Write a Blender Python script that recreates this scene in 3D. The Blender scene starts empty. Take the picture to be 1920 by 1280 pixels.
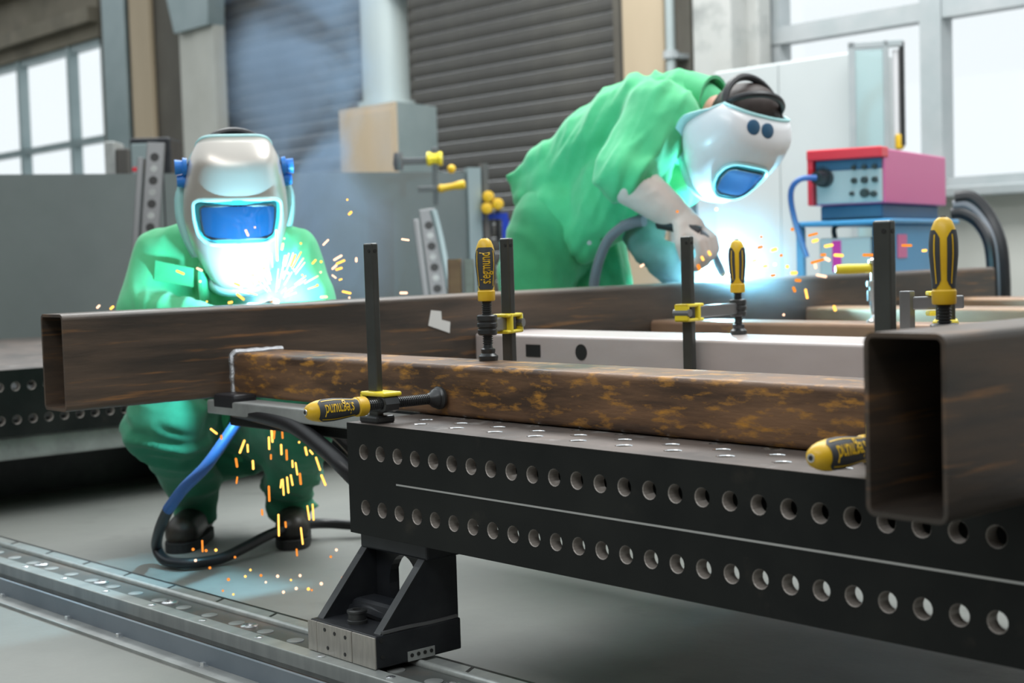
import bpy, bmesh, math, random
import numpy as np
from mathutils import Vector, Matrix, Euler, noise
random.seed(7)
SC = bpy.context.scene
COL = SC.collection
V = Vector

# ------------------------------------------------------------------ camera
FPX = 2783.4                                   # focal length in pixels of the 1920 px frame
CAM = V((2.2138, -1.5335, 0.7388))
YAW, PIT, ROL = 2.4227, 0.0565, 0.0308
_f = V((math.cos(PIT)*math.cos(YAW), math.cos(PIT)*math.sin(YAW), -math.sin(PIT)))
_r = V((math.sin(YAW), -math.cos(YAW), 0)); _d = _f.cross(_r)
RT = math.cos(ROL)*_r + math.sin(ROL)*_d
DN = -math.sin(ROL)*_r + math.cos(ROL)*_d
FW = _f
cam_d = bpy.data.cameras.new('camera'); cam = bpy.data.objects.new('camera', cam_d); COL.objects.link(cam)
cam.matrix_world = Matrix(((RT.x, -DN.x, -FW.x, CAM.x), (RT.y, -DN.y, -FW.y, CAM.y), (RT.z, -DN.z, -FW.z, CAM.z), (0, 0, 0, 1)))
cam_d.sensor_width = 36; cam_d.lens = FPX/1920*36; cam_d.clip_end = 200
cam_d.dof.use_dof = True; cam_d.dof.focus_distance = 2.5; cam_d.dof.aperture_fstop = 4.8
SC.camera = cam
# ------------------------------------------------------------------ world and light
w = bpy.data.worlds.new('sky'); SC.world = w; w.use_nodes = True
w.node_tree.nodes['Background'].inputs[0].default_value = (0.90, 0.97, 1.0, 1)
w.node_tree.nodes['Background'].inputs[1].default_value = 1.1
SC.view_settings.view_transform = 'Standard'; SC.view_settings.look = 'None'
SC.view_settings.gamma = 1; SC.view_settings.use_curve_mapping = False
SC.view_settings.exposure = 0.0
SC.cycles.use_denoising = True
SC.cycles.volume_step_rate = 2.0
SC.cycles.max_bounces = 8

def area(name, loc, rot, sx, sy, power, color=(1, 1, 1)):
    l = bpy.data.lights.new(name, 'AREA'); l.shape = 'RECTANGLE'; l.size = sx; l.size_y = sy; l.energy = power; l.color = color
    o = bpy.data.objects.new(name, l); COL.objects.link(o); o.location = loc; o.rotation_euler = rot; return o
# area light added for top light
area('added_top_light', (-2.5, 3.2, 4.9), (0, 0, 0), 9, 2.4, 560, (0.98, 1.0, 0.99))

area('added_front_light', (2.6, -3.2, 4.9), (math.radians(12), 0, 0), 7, 1.4, 130, (1.0, 0.98, 0.95))  # area light added overhead for light from the camera side

# ------------------------------------------------------------------ helpers
def ray(u, v): return FW + RT*((u-960)/FPX) + DN*((v-640)/FPX)
def P(u, v, d): return CAM + ray(u, v)*d
def PX(u, v, x): r = ray(u, v); return CAM + r*((x-CAM.x)/r.x)
def PY(u, v, y): r = ray(u, v); return CAM + r*((y-CAM.y)/r.y)
def PZ(u, v, z): r = ray(u, v); return CAM + r*((z-CAM.z)/r.z)

class MB:
    """collects shapes for ONE mesh"""
    def __init__(s): s.v = []; s.f = []; s.m = []; s.sm = []
    def add(s, vs, fs, mi=0, smooth=False):
        o = len(s.v); s.v += [tuple(x) for x in vs]
        for f in fs: s.f.append(tuple(i+o for i in f)); s.m.append(mi); s.sm.append(smooth)
        return s
    def box(s, a, b, mi=0, M=None):
        x0, y0, z0 = a; x1, y1, z1 = b
        vs = [V((x, y, z)) for z in (z0, z1) for y in (y0, y1) for x in (x0, x1)]
        if M: vs = [M @ p for p in vs]
        return s.add(vs, [(0, 2, 3, 1), (4, 5, 7, 6), (0, 1, 5, 4), (2, 6, 7, 3), (0, 4, 6, 2), (1, 3, 7, 5)], mi)
    def cbox(s, a, b, c=0.003, mi=0, M=None):
        """box with chamfered edges"""
        bm = bmesh.new(); A = V(a); B = V(b)
        bmesh.ops.create_cube(bm, size=1)
        for q in bm.verts: q.co = V([A[i]+(q.co[i]+.5)*(B[i]-A[i]) for i in range(3)])
        c = min(c, min(abs(B[i]-A[i]) for i in range(3))*.45)
        bmesh.ops.bevel(bm, geom=bm.edges[:], offset=c, segments=2, affect='EDGES', profile=.5)
        bm.verts.index_update()
        vs = [M @ q.co if M else q.co.copy() for q in bm.verts]
        s.add(vs, [[q.index for q in f.verts] for f in bm.faces], mi); bm.free(); return s
    def lathe(s, a, b, prof, n=20, mi=0, smooth=True, arc=None):
        """prof: list of (t along a->b in metres, radius)"""
        a = V(a); b = V(b); ax = (b-a).normalized()
        q = V((0, 0, 1)) if abs(ax.z) < .9 else V((1, 0, 0))
        e1 = ax.cross(q).normalized(); e2 = ax.cross(e1)
        a0, a1 = arc if arc else (0, 2*math.pi)
        k = n if not arc else n+1
        vs = []
        for t, r in prof:
            for i in range(k):
                th = a0+(a1-a0)*i/n
                vs.append(a+ax*t+(e1*math.cos(th)+e2*math.sin(th))*r)
        fs = []
        for j in range(len(prof)-1):
            for i in range(n):
                i2 = (i+1) % k
                fs.append((j*k+i, (j+1)*k+i, (j+1)*k+i2, j*k+i2))
        if not arc:
            fs.append(tuple(range(k))); fs.append(tuple(reversed(range((len(prof)-1)*k, len(prof)*k))))
        return s.add(vs, fs, mi, smooth)
    def cyl(s, a, b, r, r2=None, n=16, mi=0, smooth=True):
        return s.lathe(a, b, [(0, r), ((V(b)-V(a)).length, r if r2 is None else r2)], n, mi, smooth)
    def tube(s, pts, r, n=10, mi=0):
        """round tube along a smoothed path; r number or list"""
        pts = [V(p) for p in pts]
        rr = r if isinstance(r, (list, tuple)) else [r]*len(pts)
        P_, R_ = [], []
        for i in range(len(pts)-1):
            p0 = pts[max(i-1, 0)]; p1 = pts[i]; p2 = pts[i+1]; p3 = pts[min(i+2, len(pts)-1)]
            for k in range(6):
                t = k/6
                P_.append(0.5*((2*p1)+(p2-p0)*t+(2*p0-5*p1+4*p2-p3)*t*t+(3*p1-p0-3*p2+p3)*t**3)); R_.append(rr[i]+(rr[i+1]-rr[i])*t)
        P_.append(pts[-1]); R_.append(rr[-1])
        vs, fs = [], []; e = None
        for i, p in enumerate(P_):
            t = (P_[min(i+1, len(P_)-1)]-P_[max(i-1, 0)]).normalized()
            if e is None: e = t.orthogonal().normalized()
            e = (e-t*e.dot(t)).normalized(); g = t.cross(e)
            for j in range(n):
                th = 2*math.pi*j/n; vs.append(p+(e*math.cos(th)+g*math.sin(th))*R_[i])
        for i in range(len(P_)-1):
            for j in range(n):
                j2 = (j+1) % n; fs.append((i*n+j, i*n+j2, (i+1)*n+j2, (i+1)*n+j))
        fs.append(tuple(reversed(range(n)))); fs.append(tuple(range((len(P_)-1)*n, len(P_)*n)))
        return s.add(vs, fs, mi, True)
    def ball(s, c, r, n=10, mi=0, M=None):
        c = V(c); r = r if isinstance(r, (tuple, list)) else (r, r, r)
        vs, fs = [], []; m = n*2
        for i in range(n+1):
            for j in range(m):
                a = math.pi*i/n; b = 2*math.pi*j/m
                q = V((r[0]*math.sin(a)*math.cos(b), r[1]*math.sin(a)*math.sin(b), r[2]*math.cos(a)))
                vs.append(c+(M @ q if M else q))
        for i in range(n):
            for j in range(m):
                j2 = (j+1) % m; fs.append((i*m+j, (i+1)*m+j, (i+1)*m+j2, i*m+j2))
        return s.add(vs, fs, mi, True)
    def prism(s, pts, ext, mi=0):
        """closed polygon (list of points) pushed along vector ext"""
        pts = [V(p) for p in pts]; e = V(ext); n = len(pts)
        return s.add(pts+[p+e for p in pts], [tuple(reversed(range(n))), tuple(range(n, 2*n))]+[(i, (i+1) % n, (i+1) % n+n, i+n) for i in range(n)], mi)
    def mesh(s, name):
        me = bpy.data.meshes.new(name); me.from_pydata(s.v, [], s.f); me.update()
        me.polygons.foreach_set('material_index', s.m); me.polygons.foreach_set('use_smooth', s.sm)
        bm = bmesh.new(); bm.from_mesh(me); bmesh.ops.recalc_face_normals(bm, faces=bm.faces)
        for e in bm.edges:
            if len(e.link_faces) == 2 and e.calc_face_angle() > .55: e.smooth = False
        bm.to_mesh(me); bm.free()
        return me

def put(name, mb, mats, parent=None, label=None, cat=None, group=None, kind=None, M=None):
    """ONE mesh object. Geometry is given in the frame of its thing (or of the world)."""
    me = mb.mesh(name) if isinstance(mb, MB) else mb
    o = bpy.data.objects.new(name, me); COL.objects.link(o)
    for m in (mats if isinstance(mats, (list, tuple)) else [mats]):
        if len(me.materials) < (len(mats) if isinstance(mats, (list, tuple)) else 1): me.materials.append(m)
    if parent: o.parent = parent
    if M is not None: o.matrix_local = M
    tag(o, label, cat, group, kind); return o
def tag(o, label=None, cat=None, group=None, kind=None):
    if label: o['label'] = label
    if cat: o['category'] = cat
    if group: o['group'] = group
    if kind: o['kind'] = kind
def thing(name, label, cat, loc=(0, 0, 0), group=None, M=None, kind=None):
    o = bpy.data.objects.new(name, None); COL.objects.link(o); o.empty_display_size = .05
    if M is not None: o.matrix_world = M
    else: o.location = loc
    tag(o, label, cat, group, kind); return o
def dup(o, parent=None, M=None):
    c = o.copy(); COL.objects.link(c)
    if parent: c.parent = parent
    if M is not None: c.matrix_local = M
    return c
def frame(o, x, y, z):
    """matrix from axes"""
    return Matrix(((x[0], y[0], z[0], o[0]), (x[1], y[1], z[1], o[1]), (x[2], y[2], z[2], o[2]), (0, 0, 0, 1)))
def rel(root, *pts):
    """world points in the frame of an unrotated root"""
    return [V(p)-root.location for p in pts]

# ------------------------------------------------------------------ materials
def mat(name, c1, rough=.5, metal=0, c2=None, scale=6, detail=6, stretch=(1, 1, 1), lo=.35, hi=.65, bump=0, bscale=None,
        c3=None, scale3=14, lo3=.55, hi3=.7, r2=None, spec=.5, coat=0, sheen=0, emit=None, es=0, stretch3=None):
    m = bpy.data.materials.new(name); m.use_nodes = True; nt = m.node_tree; N = nt.nodes; L = nt.links
    b = N['Principled BSDF']; b.inputs['Base Color'].default_value = (*c1, 1); b.inputs['Roughness'].default_value = rough
    b.inputs['Metallic'].default_value = metal; b.inputs['Specular IOR Level'].default_value = spec
    b.inputs['Coat Weight'].default_value = coat; b.inputs['Sheen Weight'].default_value = sheen
    if emit: b.inputs['Emission Color'].default_value = (*emit, 1); b.inputs['Emission Strength'].default_value = es
    if c2 or bump:
        tc = N.new('ShaderNodeTexCoord')
        def nz(sc, st):
            mp = N.new('ShaderNodeMapping'); mp.inputs['Scale'].default_value = st; L.new(tc.outputs['Object'], mp.inputs[0])
            n = N.new('ShaderNodeTexNoise'); n.inputs['Scale'].default_value = sc; n.inputs['Detail'].default_value = detail; n.inputs['Roughness'].default_value = .62
            L.new(mp.outputs[0], n.inputs[0]); return n
        def ramp(n, lo, hi):
            r = N.new('ShaderNodeMapRange'); r.inputs[1].default_value = lo; r.inputs[2].default_value = hi; r.clamp = True
            L.new(n.outputs[0], r.inputs[0]); return r
    if c2:
        n1 = nz(scale, stretch); r1 = ramp(n1, lo, hi)
        mx = N.new('ShaderNodeMix'); mx.data_type = 'RGBA'; mx.inputs[6].default_value = (*c1, 1); mx.inputs[7].default_value = (*c2, 1)
        L.new(r1.outputs[0], mx.inputs[0]); out = mx.outputs[2]
        if c3:
            n3 = nz(scale3, stretch3 or stretch); r3 = ramp(n3, lo3, hi3)
            m3 = N.new('ShaderNodeMix'); m3.data_type = 'RGBA'; m3.inputs[7].default_value = (*c3, 1)
            L.new(r3.outputs[0], m3.inputs[0]); L.new(out, m3.inputs[6]); out = m3.outputs[2]
        L.new(out, b.inputs['Base Color'])
        if r2 is not None:
            rr = N.new('ShaderNodeMapRange'); rr.inputs[3].default_value = rough; rr.inputs[4].default_value = r2; L.new(r1.outputs[0], rr.inputs[0]); L.new(rr.outputs[0], b.inputs['Roughness'])
    if bump:
        nb = nz(bscale or scale*3, stretch); bp = N.new('ShaderNodeBump'); bp.inputs['Strength'].default_value = bump; bp.inputs['Distance'].default_value = .01
        L.new(nb.outputs[0], bp.inputs['Height']); L.new(bp.outputs[0], b.inputs['Normal'])
    return m
def emis(name, c, s):
    m = bpy.data.materials.new(name); m.use_nodes = True; nt = m.node_tree; nt.nodes.clear()
    e = nt.nodes.new('ShaderNodeEmission'); e.inputs[0].default_value = (*c, 1); e.inputs[1].default_value = s
    o = nt.nodes.new('ShaderNodeOutputMaterial'); nt.links.new(e.outputs[0], o.inputs[0]); return m
def pane_mat(name, tint, t=.85, rough=.15):
    m = bpy.data.materials.new(name); m.use_nodes = True; nt = m.node_tree; nt.nodes.clear()
    a = nt.nodes.new('ShaderNodeBsdfTransparent'); a.inputs[0].default_value = (*tint, 1)
    g = nt.nodes.new('ShaderNodeBsdfGlossy'); g.inputs[1].default_value = rough; g.inputs[0].default_value = (*tint, 1)
    x = nt.nodes.new('ShaderNodeMixShader'); x.inputs[0].default_value = 1-t
    o = nt.nodes.new('ShaderNodeOutputMaterial'); nt.links.new(a.outputs[0], x.inputs[1]); nt.links.new(g.outputs[0], x.inputs[2]); nt.links.new(x.outputs[0], o.inputs[0]); return m

M_ = {}
M_['concrete'] = mat('concrete floor', (.19, .2, .185), .55, 0, (.26, .265, .245), 1.3, 8, lo=.3, hi=.7, bump=.08, bscale=30, c3=(.11, .112, .1), scale3=2.2, lo3=.58, hi3=.78, r2=.42)
M_['black_steel'] = mat('burnished black steel', (.008, .0092, .0092), .42, .05, (.017, .0185, .017), 5, 6, lo=.35, hi=.7, c3=(.045, .04, .032), scale3=9, lo3=.62, hi3=.85, r2=.55, spec=.22)
M_['table_top'] = mat('worn table top steel', (.08, .072, .068), .4, .2, (.15, .12, .105), 7, 8, (1, 1, 1), .35, .65, c3=(.32, .31, .3), scale3=16, lo3=.6, hi3=.75, bump=.1, bscale=60, r2=.5)
M_['hole'] = mat('bored steel', (.33, .30, .275), .42, .2)
M_['chamfer'] = mat('polished hole rim', (.8, .82, .84), .25, .9)
M_['line'] = mat('engraved bright line', (.55, .55, .54), .4, .6)
M_['painted_black'] = mat('black satin paint', (.012, .014, .018), .38, .1, (.028, .03, .034), 9, 5, lo=.4, hi=.7)
M_['milled'] = mat('milled steel', (.36, .34, .31), .32, .4, (.44, .42, .38), 22, 4, (8, 1, 1))
M_['bright_steel'] = mat('ground steel strip', (.42, .45, .44), .3, .4, (.52, .55, .53), 6, 4, (6, 1, 1))
M_['rail_plate'] = mat('rail plate steel', (.13, .14, .135), .35, .3, (.26, .19, .15), 5, 6, lo=.5, hi=.75)
M_['blue_angle'] = mat('blue-grey painted angle', (.155, .19, .225), .42, .2, (.2, .235, .27), 4, 5)
M_['flange'] = mat('worn grey flange', (.28, .29, .285), .45, .4, (.42, .44, .43), 8, 6)
M_['weld'] = mat('fresh weld bead', (.66, .68, .72), .28, .85, bump=.6, bscale=120)
M_['rust'] = mat('rusty mill scale steel', (.07, .042, .028), .36, .12, (.23, .125, .065), 4, 9, (1, 1, 6), .38, .64, bump=.12, bscale=40, c3=(.55, .26, .045), scale3=26, lo3=.52, hi3=.68, r2=.55, stretch3=(.7, 1, 2.2))
M_['scale'] = mat('dark mill scale steel', (.05, .042, .036), .34, .12, (.125, .085, .06), 3.5, 9, (1, .5, 5), .4, .66, bump=.08, bscale=40, c3=(.36, .17, .06), scale3=8, lo3=.58, hi3=.76, r2=.5, stretch3=(1, .35, 7))
M_['pale_steel'] = mat('pale cleaned steel', (.52, .45, .43), .36, .15, (.6, .53, .51), 2, 5, (1, 1, 3))
M_['brown_steel'] = mat('light brown steel', (.24, .145, .10), .4, .3, (.38, .24, .15), 3, 7, (1, 1, 3), c3=(.5, .28, .1), scale3=9, lo3=.6, hi3=.75)
M_['paper'] = mat('torn paper label', (.78, .77, .74), .8)
M_['clamp_black'] = mat('phosphated clamp steel', (.045, .048, .05), .33, .6, (.07, .072, .074), 12, 5)
M_['clamp_bar'] = mat('ground clamp bar', (.10, .105, .10), .3, .75, (.135, .14, .135), 10, 4)
M_['clamp_grey'] = mat('grey forged arm', (.22, .225, .23), .35, .7)
M_['yellow'] = mat('yellow plastic', (.82, .52, .02), .38, 0, (.7, .42, .02), 12, 4)
M_['yellow_paint'] = mat('yellow powder coat', (.9, .72, .04), .35)
M_['grip'] = mat('dark rubber grip', (.045, .048, .052), .6)
M_['green'] = mat('green cotton workwear', (.06, .46, .19), .85, 0, (.085, .54, .235), 9, 5, sheen=.25, bump=.12, bscale=400)
M_['green_half_shade'] = mat('half shaded green trousers', (.04, .34, .145), .88, 0, (.06, .42, .18), 8, 5, sheen=.2, bump=.12, bscale=400)  # jacket green darkened to stand for shade below the hem
M_['green_shade'] = mat('shaded green trousers', (.02, .19, .10), .9, 0, (.04, .26, .14), 7, 5, sheen=.15, bump=.12, bscale=400)  # green darkened so the cloth carries the shade below the beam
M_['skin'] = mat('skin', (.62, .33, .24), .55)
M_['hair'] = mat('dark hair', (.03, .017, .014), .6)
M_['boot'] = mat('black work boot', (.02, .018, .016), .42, 0, (.07, .055, .04), 10, 5, lo=.5, hi=.75)
M_['sole'] = mat('boot sole', (.015, .015, .015), .7)
M_['leather'] = mat('pale leather gauntlet', (.68, .57, .51), .75, 0, (.6, .49, .44), 9, 5, bump=.15, bscale=60)
M_['glove_dark'] = mat('grey green glove', (.10, .2, .17), .8, 0, (.14, .26, .22), 12, 4)
M_['silver_shell'] = mat('silver helmet shell', (.62, .58, .53), .32, .55)
M_['white_shell'] = mat('white helmet shell', (.78, .78, .8), .3, 0, coat=.3)
M_['cyan_rim'] = mat('pale turquoise helmet rim', (.45, .78, .8), .35)
M_['lens'] = mat('blue mirrored filter glass', (.01, .06, .16), .05, .25, spec=.8)
M_['lens_frame'] = mat('teal lens surround', (.06, .42, .5), .2, .1)
M_['blue_plastic'] = mat('blue plastic', (.03, .22, .7), .4)
M_['black_plastic'] = mat('black plastic', (.015, .015, .018), .4)
M_['rubber'] = mat('black rubber hose', (.012, .012, .014), .42)
M_['blue_hose'] = mat('blue hose', (.035, .12, .36), .4)
M_['grey_hose'] = mat('grey hose', (.16, .17, .19), .45)
M_['brass'] = mat('copper nozzle', (.6, .3, .14), .3, .9)
M_['sheet'] = mat('grey galvanised sheet', (.13, .155, .15), .42, .2, (.18, .205, .205), 1.2, 5, lo=.3, hi=.7)
M_['shutter'] = mat('dark grey shutter slat', (.075, .072, .068), .5, .2, (.1, .095, .085), 2, 4)
M_['wall_brown'] = mat('dirty brown concrete lintel', (.17, .15, .11), .8, 0, (.24, .21, .16), 1.1, 6, c3=(.09, .08, .06), scale3=.7, lo3=.5, hi3=.7)
M_['wall_grey'] = mat('grey plaster', (.33, .34, .33), .8, 0, (.4, .41, .4), 1.2, 5)
M_['wall_dark'] = mat('dark wall', (.1, .09, .075), .8, 0, (.13, .12, .1), 1.5, 5)
M_['wall_white'] = mat('off-white wall', (.62, .62, .58), .8, 0, (.56, .56, .52), 1.5, 4)
M_['tan'] = mat('tan painted timber', (.44, .35, .24), .7, 0, (.5, .4, .28), 2, 5, (1, 1, .2))
M_['beige'] = mat('beige painted column', (.5, .5, .45), .6, 0, (.56, .56, .51), 2, 4)
M_['galv'] = mat('galvanised column', (.26, .33, .34), .4, .3, (.32, .39, .4), 2, 4)
M_['duct'] = mat('light duct', (.42, .48, .48), .4, .3)
M_['conc_col'] = mat('grey concrete column', (.42, .43, .41), .8, 0, (.5, .5, .48), 2, 5, c3=(.3, .31, .3), scale3=3)
M_['win_frame'] = mat('grey window frame', (.34, .38, .39), .5, 0, (.42, .44, .45), 3, 4)
M_['glass'] = pane_mat('window glass', (1, 1, 1), .95, .1)
M_['teal_glass'] = pane_mat('frosted pale teal panel', (.78, .9, .9), .55, .5)
M_['panel'] = mat('light grey panel', (.5, .53, .53), .5, 0, (.54, .57, .57), 1, 3)
M_['red'] = mat('red steel housing', (.7, .03, .05), .4)
M_['pink'] = mat('magenta red side sheet', (.62, .13, .3), .45)
M_['grey_panel'] = mat('grey control panel', (.42, .46, .47), .5)
M_['navy'] = mat('dark blue panel', (.03, .1, .19), .45)
M_['blue'] = mat('blue trolley paint', (.06, .27, .5), .4)
M_['blue_rack'] = mat('strong blue paint', (.005, .03, .4), .4)
M_['knob'] = mat('black knob', (.02, .02, .02), .4)
M_['magenta'] = mat('magenta print', (.6, .02, .3), .5)
M_['arc'] = emis('welding arc', (.75, .9, 1), 60)
M_['spark_y'] = emis('yellow orange spark', (1, .52, .10), 2.2)
M_['spark_o'] = emis('orange spark', (1, .30, .04), 1.2)
M_['spark_p'] = emis('pale pink spark', (1, .62, .42), 2.0)

# ================================================================== the setting
TZ = .45                                         # height of the welding table top above the floor
YW = 6.0
def X6(u, v=250, y=YW): return PY(u, v, y).x
S = 'structure'
put('floor', MB().box((-26, -7, -.1), (8, 8, 0)), M_['concrete'], kind=S)
put('wall_left', MB().box((-25.2, -7, 0), (-25, 6.2, 5)), M_['wall_grey'], kind=S)
put('wall_right', MB().box((6, -7, 0), (6.2, 6.2, 5)), M_['wall_dark'], kind=S)
put('wall_front', MB().box((-25, -7, 0), (6, -6.8, 5)), M_['wall_dark'], kind=S)
# back wall: sections between the openings
xw0, xw1 = -24.0, X6(197)                        # left window
xs2, xs1 = X6(412), X6(690)                      # left shutter
xa0, xa1 = X6(735), X6(1168)                     # right shutter
xv0, xv1 = X6(1428), 5.0                         # right window
ZT = 5.0
wb = MB()
for a, b, z0, z1 in ((-25, xw0, 0, ZT), (xw0, xw1, 0, 1.12), (xs1, xa0, 0, ZT), (xs2, xs1, 4.2, ZT), (xa0, xa1, 4.2, ZT), (xv0, xv1, 3.6, ZT), (xv1, 6, 0, ZT)):
    wb.box((a, YW, z0), (b, YW+.25, z1))
put('wall_back', wb, M_['wall_grey'], kind=S)
put('wall_back_pier', MB().box((xw1, YW, 0), (xs2, YW+.25, ZT)).box((xa1, YW, 0), (xv0, YW+.25, ZT)), M_['wall_dark'], kind=S)
put('wall_back_parapet', MB().box((xv0, YW, 0), (xv1, YW+.25, 1.02)), M_['wall_white'], kind=S)
lz = 3.3
lb = MB().box((xw0, YW-.02, lz), (xw1, YW+.25, ZT)).box((xw0, YW-.14, lz+.16), (xw1, YW-.02, lz+.32)).box((xw0, YW-.2, lz+.75), (xw1, YW-.02, ZT))
put('wall_back_lintel', lb, M_['wall_brown'], kind=S)
# windows
def window(n, xs, zs, x0, x1, z0, z1, bw, tw, fm):
    t = thing('window_%d' % n, None, None, ((x0+x1)/2, YW, z0), kind=S); L = t.location
    f = MB(); f.box((x0-L.x, .02, 0), (x0-L.x+bw, .14, z1-z0)).box((x1-L.x-bw, .02, 0), (x1-L.x, .14, z1-z0))
    f.box((x0-L.x, .02, -.0), (x1-L.x, .14, tw)).box((x0-L.x, .02, z1-z0-tw), (x1-L.x, .14, z1-z0))
    put('frame', f, fm, t)
    for x in xs: put('mullion', MB().box((x-L.x-bw/2, 0, 0), (x-L.x+bw/2, .12, z1-z0)), fm, t)
    for a, b in zs: put('transom', MB().box((x0-L.x, .01, a-z0), (x1-L.x, .13, b-z0)), fm, t)
    xx = [x0]+sorted(xs)+[x1]; zz = sorted([z0, z1]+[(a+b)/2 for a, b in zs])
    for i in range(len(xx)-1):
        for j in range(len(zz)-1):
            put('pane', MB().box((xx[i]-L.x, .066, zz[j]-z0), (xx[i+1]-L.x, .074, zz[j+1]-z0)), M_['glass'], t)
    return t
m1, m2 = X6(36, 200), X6(130, 190); dxm = m2-m1
zt = PY(60, 282, YW).z
window(1, [m2, m1]+[m1-dxm*k for k in range(1, 5) if m1-dxm*k > xw0+.3], [(zt-.035, zt+.035)], xw0, xw1, 1.12, lz, .07, .08, M_['galv'])
tb0, tb1 = PY(1447, 84, YW).z, PY(1447, 52, YW).z
mw = X6(1745, 150)
window(2, [mw, mw+2.3, mw+4.6], [(tb0, tb1)], xv0, xv1, 1.06, 3.6, .14, .06, M_['win_frame'])
put('trim_1', MB().cbox((xv0-.02, YW-.16, 1.0), (xv1, YW+.05, 1.06), .01), M_['win_frame'], kind=S)
# roller shutters, one object for each slat
def shutter(n, x0, x1):
    t = thing('door_%d' % n, None, None, ((x0+x1)/2, YW+.08, 0), kind=S); wd = (x1-x0)/2
    pitch = .112
    prof = [(-.0, 0), (-.010, .014), (-.014, .05), (-.010, .086), (0, .098), (0, .108), (.012, .108), (.012, 0)]
    me = MB().prism([(-wd, y, z) for y, z in prof], (2*wd, 0, 0)).mesh('slat'); me.materials.append(M_['shutter'])
    for k in range(37): put('slat', me, M_['shutter'], t, M=Matrix.Translation((0, 0, k*pitch)))
    put('guide', MB().box((-wd-.01, -.08, 0), (-wd+.07, .02, 4.2)), M_['wall_dark'], t)
    put('guide', MB().box((wd-.07, -.08, 0), (wd+.01, .02, 4.2)), M_['wall_dark'], t)
    return t
shutter(1, xs2, xs1); shutter(2, xa0, xa1)
# columns along the back wall
def post(name, u0, u1, m, y=5.8, dep=.16, v=150, z1=ZT, z0=0, n=0):
    a, b = PY(u0, v, y).x, PY(u1, v, y).x
    return a, b
def col_box(nm, u0, u1, m, y, dep, v=150):
    a, b = PY(u0, v, y).x, PY(u1, v, y).x
    return put(nm, MB().cbox((a, y, 0), (b, y+dep, ZT), .015), m, kind=S)
# galvanised I column by the left window
a, b = PY(196, 150, 5.9).x, PY(238, 150, 5.9).x
put('trim_2', MB().box((a, 5.9, 0), (b, 5.92, ZT)).box((a, 5.97, 0), (b, 5.99, ZT)).box(((a+b)/2-.01, 5.92, 0), ((a+b)/2+.01, 5.97, ZT)), M_['galv'], kind=S)
col_box('trim_3', 246, 284, M_['tan'], 5.93, .06)
# beige portal column with a bracket at its head
a, b = PY(336, 150, 5.86).x, PY(404, 150, 5.86).x
put('trim_4', MB().box((a, 5.88, 0), (a+(b-a)*.42, 5.98, ZT)).box((a+(b-a)*.46, 5.86, 0), (b, 5.98, PY(380, 45, 5.86).z)), M_['beige'], kind=S)
zb = PY(380, 48, 5.8).z
put('trim_5', MB().prism([(a-.15, 5.8, zb+.55), (a+.05, 5.8, zb), (b, 5.8, zb), (b+.05, 5.8, zb+.55)], (0, .18, 0)), M_['galv'], kind=S)
col_box('trim_6', 1168, 1246, M_['tan'], 5.78, .2)
col_box('trim_7', 1268, 1296, M_['wall_dark'], 5.85, .13)
col_box('trim_8', 1300, 1372, M_['conc_col'], 5.7, .28)
col_box('trim_9', 1374, 1424, M_['conc_col'], 5.86, .13)
# conduit on the wall
a = PY(1257, 60, 5.74)
cd = thing('conduit_pipe', 'thin grey conduit pipe running up beside the tan column', 'pipe', (a.x, a.y, 0))
put('pipe', MB().cyl((0, 0, .4), (0, 0, ZT-.1), .032, n=14), M_['duct'], cd)
for z in (.9, PY(1257, 110, 5.74).z, 3.4): put('clip', MB().cyl((0, 0, z), (0, 0, z+.05), .05, n=14).box((-.06, -.01, z), (.06, .2, z+.03)), M_['win_frame'], cd)

# extraction unit: box with a duct above it
c0, c1, c2 = P(641, 260, 10.2), P(746, 260, 9.75), P(820, 260, 10.15)
zb0 = .35; zb1 = PY(745, 190, P(746, 260, 9.75).y).z
eu = thing('extraction_unit', 'tan and grey filter cabinet below the round duct at the shutter', 'filter unit', (c1.x, c1.y, 0)); L = V((c1.x, c1.y, 0))
p0 = V((c0.x, c0.y, 0))-L; p2 = V((c2.x, c2.y, 0))-L; p3 = p0+p2
def quadbox(pts, z0, z1, ins=0):
    return MB().prism([(p[0], p[1], z0) for p in pts], (0, 0, z1-z0))
put('body', quadbox([V((0, 0, 0)), p2, p3, p0], zb0, zb1), M_['galv'], eu)
o_ = -V((p2.y, -p2.x, 0)).normalized()
nrm = V((p0.y, -p0.x, 0)).normalized()
if nrm.dot(CAM-L) < 0: nrm = -nrm
q0, q1 = p0*.96, p0*.04
put('door_panel', quadbox([q1, q1+nrm*.03, q0+nrm*.03, q0], zb0+.05, zb1-.05), M_['tan'], eu)
put('door_frame', quadbox([p0*0, nrm*.018, p0+nrm*.018, p0], zb0, zb1), M_['tan'], eu)
put('foot_frame', quadbox([V((0, 0, 0)), p2, p3, p0], 0, zb0), M_['black_plastic'], eu)
dc = P(722, 90, 10.3)-L
put('duct', MB().lathe((dc.x, dc.y, zb1), (dc.x, dc.y, ZT), [(0, .2), (.06, .2), (.06, .165), (1.1, .165), (1.1, .18), (1.16, .18), (1.16, .165), (ZT-zb1, .165)], 24), M_['duct'], eu)
put('fan_housing', MB().lathe((dc.x+.3, dc.y+.1, 2.55), (dc.x+.3, dc.y+.1, 3.3), [(0, .16), (.1, .26), (.6, .26), (.75, .2)], 20), M_['navy'], eu)

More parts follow.
